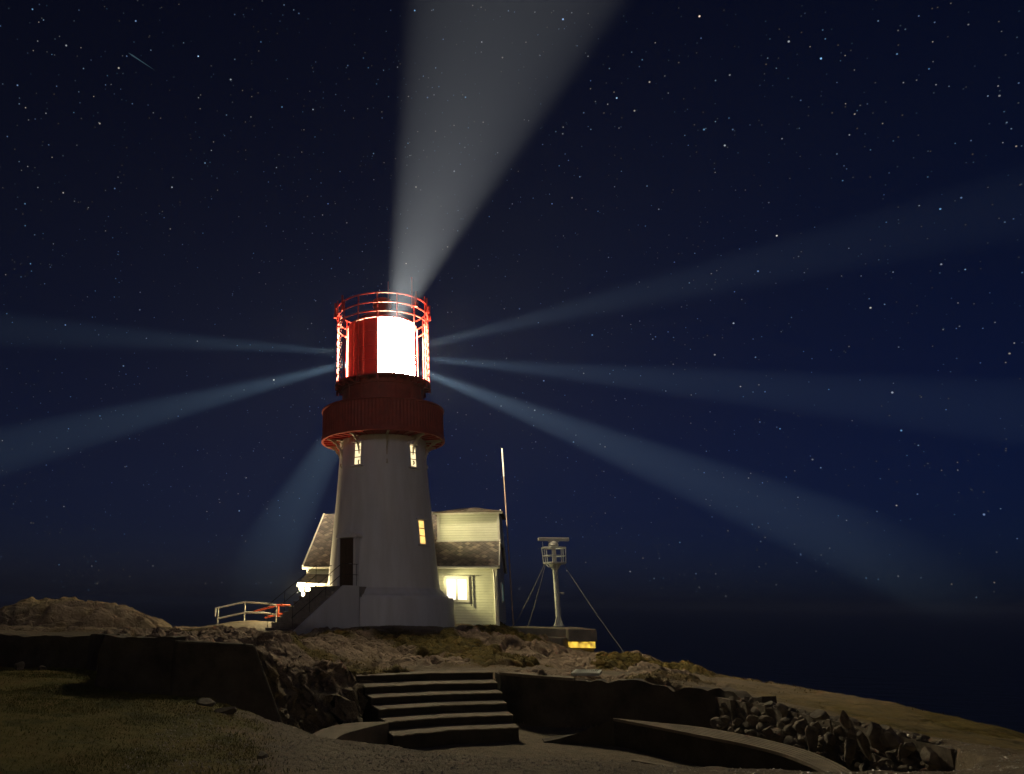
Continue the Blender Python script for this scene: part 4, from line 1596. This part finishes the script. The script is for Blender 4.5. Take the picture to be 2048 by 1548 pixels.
# ------------------------------------------------------------------ railings left of the stairs
wr = empty('white_railing', at(490, 1250, 36.2), 'white tubular railing bent round the lit rock left of the stairs', 'railing')
RY = 36.4
tops = [at(431, 1217, RY - 0.6), at(437, 1215, RY - 0.5), at(490, 1204, RY), at(532, 1207, RY + 0.1), at(553, 1211, RY + 0.2)]
lows = [at(434, 1238, RY - 0.6), at(490, 1224.5, RY), at(530, 1226, RY + 0.1), at(552, 1229, RY + 0.2)]
m = MB()
m.tube([tops[0] - Vector((0, 0, 0.35))] + tops, 0.042, 8)
m.build('top_rail', M['white'], wr, True)
m = MB()
m.tube(lows, 0.042, 8)
m.build('mid_rail', M['white'], wr, True)
for tp in (tops[1], tops[2], tops[4]):
    m = MB()
    m.tube([Vector((tp.x, tp.y, ground_z(tp.x, tp.y) - 0.1)), tp], 0.032, 8)
    m.build('post', M['white'], wr, True)
rr_ = empty('red_railing', at(555, 1245, 37.4), 'short red railing crossing behind the white one', 'railing')
m = MB()
m.tube([at(508, 1223, 37.6), at(556, 1211, 37.0), at(580, 1210, 36.9)], 0.045, 8)
m.build('top_rail', M['orange'], rr_, True)
m = MB()
m.tube([at(530, 1235, 37.6), at(558, 1229, 37.0), at(570, 1226, 36.9)], 0.040, 8)
m.build('mid_rail', M['orange'], rr_, True)
tp = at(557, 1211, 37.0)
m = MB()
m.tube([tp, Vector((tp.x, tp.y, ground_z(tp.x, tp.y) - 0.1))], 0.045, 8)
m.build('post', M['orange'], rr_, True)


# ------------------------------------------------------------------ walls, steps and bench of the arena
def wall_strip(m, path, top, bot, thick, batter=0.06, seed=0, rough=0.0, seg=0.12):
    """a thick wall along a polyline; the face looks to the right of the walking direction. top, bot: functions of (x, y)"""
    pts = []
    for i in range(len(path) - 1):
        a, b = Vector(path[i]), Vector(path[i + 1])
        n = max(1, int((b - a).length / seg))
        pts += [a.lerp(b, k / n) for k in range(n)]
    pts.append(Vector(path[-1]))
    rows = 9
    vs_, fs = [], []
    nP = len(pts)
    nz = np.random.default_rng(seed)
    for i, q in enumerate(pts):
        tg = (pts[min(i + 1, nP - 1)] - pts[max(i - 1, 0)]).normalized()
        nr = Vector((tg.y, -tg.x))
        zt, zb = top(q.x, q.y), bot(q.x, q.y)
        for j in range(rows):
            f = j / (rows - 1)
            e = rough * (float(fbm(np.array([q.x * 2.1 + q.y * 1.3]), np.array([f * 3.0 + q.y]), 3, seed)[0]) - 0.5) * 2
            o_ = nr * (batter * (1 - f) + e * (1 if 0 < j else 0.5))
            vs_.append((q.x + o_.x, q.y + o_.y, zb + (zt - zb) * f))
        vs_.append((q.x - nr.x * thick, q.y - nr.y * thick, zt + 0.005))
        vs_.append((q.x - nr.x * thick, q.y - nr.y * thick, zb))
    R = rows + 2
    for i in range(nP - 1):
        for j in range(R):
            j2 = (j + 1) % R
            fs.append((i * R + j, (i + 1) * R + j, (i + 1) * R + j2, i * R + j2))
    fs.append(tuple(range(R)))
    fs.append(tuple((nP - 1) * R + j for j in range(R - 1, -1, -1)))
    m.add(vs_, fs)


def nrow(x, y, s):
    return (float(fbm(np.array([x * 1.3]), np.array([y * 1.3]), 4, s)[0]) - 0.5)


# left retaining wall: rough part, then the cast panel that slopes down into the arena
lw = empty('retaining_wall', (-4.0, 15.5, -2.0), 'dark retaining wall in shadow beside the lawn, cast concrete at its right end', 'wall')
m = MB()
Lp = [(-14.0, 21.9), (-8.94, 19.88), (-6.2, 18.78), (-4.82, 17.1), (-4.57, 14.6), (-3.02, 13.78)]
wall_strip(m, Lp, lambda x, y: float(zU(np.array([x]), np.array([y]))[0]) + 0.04 + 0.14 * nrow(x * 1.6, y * 1.6, 7), lambda x, y: -1.9, 0.3, 0.10, 3, 0.10)
m.build('rough_wall', M['darkconc'], lw, True, auto=50)
m = MB()
q0, q1 = Vector((-3.0, 13.76, 0)), Vector((-1.62, 14.24, 0))
b0_, b1_ = Vector((-2.98, 13.66, -2.3)), Vector((-0.86, 14.02, -2.5))
bk = Vector((-0.25, 0.55, 0))
m.hexa([b0_, b1_, b1_ + bk * 2.2 + Vector((0.3, 0, 0)), b0_ + bk, q0 + Vector((0, 0, -0.70)), q1 + Vector((0, 0, -0.78)), q1 + bk + Vector((0, 0, -0.80)), q0 + bk + Vector((0, 0, -0.72))])
m.build('cast_panel', M['darkconc'], lw, bevel=0.05)

# arena wall on the right of the steps
aw = empty('arena_wall', (6.5, 16.5, FLOOR_Z), 'curved dark masonry wall round the far side of the sunken arena', 'wall')
m = MB()
arena_path = [(3.80, 19.25), (3.86, 18.75), (4.25, 18.08), (5.3, 17.68), (6.16, 17.24), (6.93, 16.5), (7.52, 15.47), (7.77, 14.4)]
wall_strip(m, arena_path, lambda x, y: -1.655 + (0.05 if x < 5.6 else 0.30) * nrow(x * 2, y * 2, 5), lambda x, y: FLOOR_Z - 0.1, 0.32, 0.05, 9, 0.05)
m.build('masonry', M['darkconc'], aw, True, auto=50)
m = MB()
cp = [Vector(q) for q in arena_path[1:4]]
vs_, fs = [], []
for i, q in enumerate(cp):
    tg = (cp[min(i + 1, len(cp) - 1)] - cp[max(i - 1, 0)]).normalized()
    nr = Vector((tg.y, -tg.x))
    for o_, z in ((0.06, -1.66), (0.06, -1.60), (-0.34, -1.60), (-0.34, -1.66)):
        vs_.append((q.x + nr.x * o_, q.y + nr.y * o_, z + 0.02 * math.sin(i * 2.1)))
for i in range(len(cp) - 1):
    for j in range(4):
        fs.append((i * 4 + j, (i + 1) * 4 + j, (i + 1) * 4 + (j + 1) % 4, i * 4 + (j + 1) % 4))
fs += [(0, 1, 2, 3), tuple((len(cp) - 1) * 4 + j for j in (3, 2, 1, 0))]
m.add(vs_, fs)
m.build('coping', M['step'], aw)

# steps
stp = empty('stone_steps', (2.1, 17.0, FLOOR_Z), 'broad flight of six bent stone steps going down into the arena', 'steps')
rj = random.Random(3)
for k in range(6):
    z = PATH_Z - 0.15 * k + (0.015 if k == 0 else 0)
    l0, m0, r0 = STEP_L[k], STEP_M[k], STEP_R[k]
    if k:
        lb, mb_, rb = STEP_L[k - 1], STEP_M[k - 1], STEP_R[k - 1]
    else:
        lb, mb_, rb = (0.30, 18.4), (2.05, 19.3), (3.75, 19.75)
    zb = FLOOR_Z - 0.1
    m = MB()
    m2 = MB()
    for (a, b, c, d) in ((l0, m0, mb_, lb), (m0, r0, rb, mb_)):
        m.hexa([Vector((*q, zb)) for q in (a, b, c, d)] + [Vector((*q, z - 0.028)) for q in (a, b, c, d)])
        ln = (Vector(b) - Vector(a)).normalized()
        fw = Vector((ln.y, -ln.x)) * 0.035
        nS = 14
        vs_, fs = [], []
        for i in range(nS + 1):
            u = i / nS
            pa_, pb_ = Vector(a).lerp(Vector(b), u), Vector(d).lerp(Vector(c), u)
            e = fw * (0.8 + 0.7 * rj.uniform(-1, 1))
            dz = 0.006 * rj.uniform(-1, 1)
            vs_ += [(pa_.x + e.x, pa_.y + e.y, z - 0.026), (pa_.x + e.x, pa_.y + e.y, z - 0.006 + dz), (pa_.x, pa_.y, z + dz * 0.5), (pb_.x, pb_.y, z), (pb_.x, pb_.y, z - 0.026)]
        for i in range(nS):
            for q in range(5):
                fs.append((i * 5 + q, (i + 1) * 5 + q, (i + 1) * 5 + (q + 1) % 5, i * 5 + (q + 1) % 5))
        fs += [(0, 1, 2, 3, 4), tuple(nS * 5 + q for q in (4, 3, 2, 1, 0))]
        m2.add(vs_, fs)
    st_ = m.build('step', M['damp'], stp)  # riser shade is in the colour, darker than the tread
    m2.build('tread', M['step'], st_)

# curved bench along the right and the ledge on the left
bench = empty('curved_bench', (7.0, 13.5, FLOOR_Z), 'curved slatted bench sweeping round the right side of the arena', 'bench')


def arc_band(m, outer, inner, z0, z1):
    vs_, fs = [], []
    n = len(outer)
    for o_, i_ in zip(outer, inner):
        vs_ += [(o_[0], o_[1], z0), (o_[0], o_[1], z1), (i_[0], i_[1], z1), (i_[0], i_[1], z0)]
    for i in range(n - 1):
        for j in range(4):
            fs.append((i * 4 + j, (i + 1) * 4 + j, (i + 1) * 4 + (j + 1) % 4, i * 4 + (j + 1) % 4))
    fs += [(0, 1, 2, 3), ((n - 1) * 4 + 3, (n - 1) * 4 + 2, (n - 1) * 4 + 1, (n - 1) * 4)]
    m.add(vs_, fs)


def smooth(pts, n=8):
    P_ = [Vector(q) for q in pts]
    out_ = []
    for i in range(len(P_) - 1):
        a = P_[max(i - 1, 0)]
        b, c = P_[i], P_[i + 1]
        d = P_[min(i + 2, len(P_) - 1)]
        for k in range(n):
            u = k / n
            out_.append(0.5 * ((2 * b) + (c - a) * u + (2 * a - 5 * b + 4 * c - d) * u * u + (3 * b - a - 3 * c + d) * u ** 3))
    out_.append(P_[-1])
    return out_


BZ = -2.17
outer = smooth([(5.43, 15.66), (6.05, 15.22), (6.72, 14.70), (7.15, 13.8), (7.36, 12.7), (7.25, 11.7), (6.98, 10.8)])
inner = smooth([(5.41, 15.62), (5.82, 14.80), (6.25, 13.85), (6.62, 13.05), (6.80, 12.3), (6.76, 11.5), (6.60, 10.75)])
m = MB()
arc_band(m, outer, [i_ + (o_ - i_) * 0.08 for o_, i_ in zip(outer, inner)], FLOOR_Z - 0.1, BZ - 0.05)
m.build('plinth', M['damp'], bench)  # bench face coloured dark to stand for its shade
# added ramp sloping into the floor, dark colour standing for shade at the bench
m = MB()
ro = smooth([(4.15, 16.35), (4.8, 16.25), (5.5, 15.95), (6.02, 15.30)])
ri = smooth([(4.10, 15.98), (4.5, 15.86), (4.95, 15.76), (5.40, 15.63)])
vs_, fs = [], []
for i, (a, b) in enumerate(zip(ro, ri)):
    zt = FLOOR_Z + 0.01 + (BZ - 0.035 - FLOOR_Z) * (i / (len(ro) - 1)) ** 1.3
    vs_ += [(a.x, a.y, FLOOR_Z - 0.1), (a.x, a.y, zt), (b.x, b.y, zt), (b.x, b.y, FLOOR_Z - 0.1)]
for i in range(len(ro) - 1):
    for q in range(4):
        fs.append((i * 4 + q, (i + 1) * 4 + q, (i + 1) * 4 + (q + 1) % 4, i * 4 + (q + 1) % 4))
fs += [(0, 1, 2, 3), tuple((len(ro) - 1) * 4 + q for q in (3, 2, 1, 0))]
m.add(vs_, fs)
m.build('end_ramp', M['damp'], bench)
ns = 6
for k in range(ns):
    f0, f1 = k / ns, (k + 0.82) / ns
    m = MB()
    arc_band(m, [i_ + (o_ - i_) * f1 for o_, i_ in zip(outer, inner)], [i_ + (o_ - i_) * f0 for o_, i_ in zip(outer, inner)], BZ - 0.048, BZ)
    m.build('slat', M['step'], bench)
ledge = empty('curved_ledge', (-0.2, 14.5, FLOOR_Z), 'pale curved stone ledge at the left foot of the steps', 'ledge')
lo_o = smooth([(0.90, 15.55), (0.3, 15.40), (-0.1, 15.05), (-0.42, 14.4), (-0.6, 13.6)])
lo_i = smooth([(0.93, 15.40), (0.62, 15.0), (0.28, 14.5), (0.02, 14.0), (-0.12, 13.4)])
m = MB()
arc_band(m, lo_o, lo_i, FLOOR_Z - 0.2, -2.262)
m.build('ledge_stone', M['step'], ledge, bevel=0.015)
# low kerb in front of the bench
kerb = smooth([(5.2, 13.9), (5.9, 13.0), (6.3, 12.2), (6.45, 11.3), (6.4, 10.5)])
m = MB()
arc_band(m, kerb, [q + Vector((-0.16, -0.06)) for q in kerb], FLOOR_Z - 0.1, FLOOR_Z + 0.10)
tag(m.build('kerb', M['step'], bevel=0.015), 'low curved stone kerb on the arena floor in front of the bench', 'kerb')

# drain grating beside the path
gc = [Vector((5.35, 17.95, 0)), Vector((5.94, 17.9, 0)), Vector((6.35, 18.9, 0)), Vector((5.75, 18.9, 0))]
gz0 = max(ground_z(q.x, q.y) for q in gc) + 0.01
gr = empty('metal_grating', (5.85, 18.4, gz0), 'small grey metal grating lying on the path above the arena wall', 'grating')
m = MB()
for i in range(4):
    a, b = gc[i], gc[(i + 1) % 4]
    m.bar(Vector((a.x, a.y, gz0 + 0.03)), Vector((b.x, b.y, gz0 + 0.03)), 0.05, 0.06)
m.build('frame', M['steel'], gr)
m = MB()
for i in range(1, 12):
    a, b = gc[0].lerp(gc[1], i / 12), gc[3].lerp(gc[2], i / 12)
    m.bar(Vector((a.x, a.y, gz0 + 0.03)), Vector((b.x, b.y, gz0 + 0.03)), 0.014, 0.05)
m.build('bar', M['steel'], gr)


# ------------------------------------------------------------------ stones
def stone_verts(size, seed, sub=2):
    bm = bmesh.new()
    bmesh.ops.create_icosphere(bm, subdivisions=3, radius=1.0)
    r = np.random.default_rng(seed)
    planes = [(Vector(r.normal(size=3)).normalized(), r.uniform(0.48, 0.86)) for _ in range(13)]
    for v in bm.verts:
        p = v.co.copy()
        for _ in range(2):
            for n_, d_ in planes:
                q = p.dot(n_)
                if q > d_: p -= n_ * (q - d_) * 0.96
        p += Vector(r.normal(size=3)) * 0.012
        v.co = Vector((p.x * size[0], p.y * size[1], p.z * size[2])) * 1.18
    vs_ = [v.co.copy() for v in bm.verts]
    fs_ = [tuple(v.index for v in f.verts) for f in bm.faces]
    bm.free()
    return vs_, fs_


def place_stone(m, c, size, rot, seed, sub=2):
    vs_, fs_ = stone_verts(size, seed, sub)
    R = Matrix.Rotation(rot[2], 3, 'Z') @ Matrix.Rotation(rot[1], 3, 'Y') @ Matrix.Rotation(rot[0], 3, 'X')
    m.add([R @ v + Vector(c) for v in vs_], fs_)


# dry-stone wall that carries the right end of the arena rim
rim_r = smooth([(7.52, 15.3), (7.72, 14.6), (7.82, 13.9), (7.86, 13.2), (7.90, 12.5), (7.92, 11.8), (7.93, 11.1), (7.92, 10.5)], 7)
rw_ = MB()
rs = random.Random(5)
for row in range(5):
    d = 0.0
    i = 0
    while i < len(rim_r) - 1:
        q = rim_r[i] + Vector((rs.uniform(-0.08, 0.05) - 0.05 - 0.06 * (2 - row), rs.uniform(-0.05, 0.05)))
        s = rs.choice((0.05, 0.06, 0.07, 0.08, 0.10, 0.13))
        place_stone(rw_, (q.x, q.y, -2.24 + row * 0.118 + rs.uniform(-0.04, 0.04)), (s * rs.uniform(0.8, 1.35), s * rs.uniform(0.8, 1.35), s * rs.uniform(0.65, 1.0)), (rs.uniform(-.45, .45), rs.uniform(-.45, .45), rs.uniform(0, 6)), rs.randrange(9999))
        i += 1
for q in rim_r[::4]:
    rw_.box((q.x + 0.12, q.y, -2.17), (0.34, 0.62, 0.86))
tag(rw_.build('rubble_wall', M['stone'], None, True, auto=24), 'rough dry rubble wall of rounded stones behind the curved bench', 'stone wall')

LOOSE = [
    (1625, 1478, 12.4, (0.17, 0.10, 0.30), (0.1, 0.25, 0.3), 'dark pointed slab leaning at the left of the loose rubble'),
    (1660, 1488, 12.1, (0.26, 0.12, 0.20), (0.2, 0.1, 0.8), 'broad dull block lying low against the rubble wall'),
    (1700, 1495, 11.8, (0.14, 0.09, 0.27), (0.1, 0.3, 0.2), 'narrow brown upright stone between two paler slabs'),
    (1727, 1486, 11.8, (0.11, 0.09, 0.30), (0.0, -0.15, 0.4), 'thin pale standing slab beside the largest pale stone'),
    (1752, 1478, 11.8, (0.18, 0.11, 0.29), (0.1, -0.25, 0.2), 'largest pale leaning slab of the rubble heap'),
    (1782, 1480, 11.6, (0.19, 0.14, 0.12), (0.2, 0.1, 0.5), 'pale rounded boulder resting right of the leaning slab'),
    (1816, 1492, 11.4, (0.13, 0.11, 0.09), (0.3, 0.2, 0.9), 'small white stone at the far right end of the heap'),
    (1640, 1430, 13.2, (0.24, 0.15, 0.10), (0.1, -0.3, 0.4), 'flat pale capstone tilted on top of the rubble wall'),
    (1690, 1440, 12.6, (0.08, 0.06, 0.17), (0.1, -0.3, 0.1), 'thin reddish stone wedged upright in the top of the heap'),
    (1680, 1522, 11.0, (0.08, 0.07, 0.06), (0.2, 0.2, 0.1), 'fist-sized stone fallen on the bench end'),
]
for px, py, Yd, sz, rt, lab in LOOSE:
    c = ray(px, py)
    c = c * ((7.62 + 0.10 * math.sin(px)) / c.x)
    m = MB()
    place_stone(m, c, tuple(q * 0.76 for q in sz), rt, int(px), 2)
    tag(m.build('loose_stone', M['stone'], None, True, auto=24), lab, 'stone', 'loose stones at the end of the arena wall')
LEFT_ST = [(40, 1325, 18.3, (0.16, 0.12, 0.14), 'pale boulder at the far left foot of the retaining wall'),
           (88, 1328, 18.2, (0.12, 0.10, 0.09), 'grey stone at the wall foot beside the pale boulder'),
           (199, 1318, 17.9, (0.07, 0.06, 0.16), 'narrow pointed stone standing against the retaining wall'),
           (415, 1422, 12.5, (0.16, 0.12, 0.07), 'broad low rock where the lawn meets the gravel lip'),
           (450, 1430, 12.2, (0.17, 0.14, 0.08), 'flat grey rock on the gravel beside the broad low one'),
           (525, 1526, 8.9, (0.09, 0.07, 0.05), 'dark fist-sized stone alone on the gravel in front')]
for px, py, Yd, sz, lab in LEFT_ST:
    c = at(px, py, Yd)
    m = MB()
    place_stone(m, (c.x, c.y, ground_z(c.x, c.y) + sz[2] * 0.35), sz, (0.1, 0.1, px), int(px) + 5, 2)
    tag(m.build('loose_stone', M['stone'], None, True, auto=24), lab, 'stone', 'loose stones by the lawn and gravel')

# ------------------------------------------------------------------ ground cover: pebbles on the gravel, blades on the lawn
pm_v, pm_f = [], []
nP = 16000
px_ = RNG.uniform(-2.4, 8.5, nP)
py_ = RNG.uniform(6.8, 12.6, nP)
pz_, _, mp_a, _, sp_a, su_a = [q[0] for q in terrain_z(px_[None], py_[None])]
cl = fbm(px_ * 1.5, py_ * 1.5, 3, 3)
o = 0
base = [(1, 0, 0), (0.3, 0.9, 0), (-0.8, 0.5, 0), (-0.7, -0.6, 0), (0.4, -0.85, 0), (0.1, 0.05, 0.9)]
for i in range(nP):
    if sp_a[i] > 0.05 or cl[i] < 0.30: continue
    s = 0.008 + 0.018 * RNG.random() ** 2.5
    a = RNG.random() * 6.28
    ca_, sa_ = math.cos(a), math.sin(a)
    for bx, by, bz in base:
        bx *= RNG.uniform(0.7, 1.2)
        pm_v.append((px_[i] + s * (bx * ca_ - by * sa_), py_[i] + s * (bx * sa_ + by * ca_), pz_[i] + s * (bz * 0.8) - 0.004))
    for k in range(5): pm_f.append((o + k, o + (k + 1) % 5, o + 5))
    o += 6
me = bpy.data.meshes.new('pebbles')
me.from_pydata(pm_v, [], pm_f)
me.materials.append(surf('pebble', (0.55, 0.49, 0.39), (0.20, 0.17, 0.13), 30.0, 0.35, spec=0.6))
pe = bpy.data.objects.new('pebbles', me)
COL.objects.link(pe)
pe['kind'] = 'stuff'
pe['label'] = 'glinting pebbles strewn over the foreground gravel'


def blades(name, x, y, hmin, hmax, wd, mat, seed):
    r = np.random.default_rng(seed)
    n = len(x)
    z = ground_zs(x, y)
    h = r.uniform(hmin, hmax, n) * (0.5 + fbm(x * 1.2, y * 1.2, 3, seed))
    a = r.uniform(0, 6.28, n)
    lx, ly = r.normal(0, 0.55, n) * h, r.normal(0, 0.55, n) * h
    dx, dy = np.cos(a) * wd, np.sin(a) * wd
    v = np.stack([np.stack([x - dx, y - dy, z - 0.01], -1), np.stack([x + dx, y + dy, z - 0.01], -1), np.stack([x + lx, y + ly, z + h], -1)], 1).reshape(-1, 3)
    me = bpy.data.meshes.new(name)
    me.vertices.add(3 * n)
    me.vertices.foreach_set('co', v.astype(np.float32).ravel())
    me.loops.add(3 * n)
    me.polygons.add(n)
    me.loops.foreach_set('vertex_index', np.arange(3 * n, dtype=np.int32))
    me.polygons.foreach_set('loop_start', (np.arange(n) * 3).astype(np.int32))
    me.polygons.foreach_set('loop_total', np.full(n, 3, np.int32))
    me.update(calc_edges=True)
    me.materials.append(mat)
    o = bpy.data.objects.new(name, me)
    COL.objects.link(o)
    o['kind'] = 'stuff'
    return o


nb = 150000
bx = RNG.uniform(-9.5, 0.6, nb)
by = RNG.uniform(6.5, 19.5, nb)
_, mu_a, mp_a, _, sp_a, su_a = [q[0] for q in terrain_z(bx[None], by[None])]
lawn_b = sst(-0.9, -1.7, bx + (fbm(bx * 1.3, by * 1.3, 4, 15) - 0.5) * 1.6 - 0.10 * (12 - by))
keep = (mu_a < 0.02) & (mp_a < 0.02) & (RNG.random(nb) < lawn_b * (0.25 + 0.75 * sst(0.35, 0.6, fbm(bx * 0.8, by * 0.8, 3, 19)))) & (su_a < -0.25)
gm = surf('lawn_blades', (0.24, 0.20, 0.060), (0.10, 0.12, 0.026), 0.9, 0.8)
g = blades('grass', bx[keep], by[keep], 0.012, 0.042, 0.006, gm, 4)
g['label'] = 'short olive turf of the lawn at the left'
nb = 60000
bx = RNG.uniform(-3, 15, nb)
by = RNG.uniform(16, 33, nb)
_, mu_a, mp_a, rw_a, sp_a, su_a = [q[0] for q in terrain_z(bx[None], by[None])]
mo = rw_a * sst(0.50, 0.62, fbm(bx * 0.45 + 2, by * 0.40, 4, 81) + 0.10 * sst(1.5, 4, bx) * sst(19, 22, by) - 0.06 * sst(1.0, -1, bx))
keep = (mu_a > 0.98) & (RNG.random(nb) < mo * 0.8) & (np.hypot(bx - TX, by - TY) > 3.4)
hm_ = surf('heath_blades', (0.30, 0.21, 0.060), (0.12, 0.10, 0.028), 1.5, 0.85)
g = blades('heather', bx[keep], by[keep], 0.02, 0.07, 0.009, hm_, 6)
g['label'] = 'ochre heath and moss growing among the rocks below the tower'
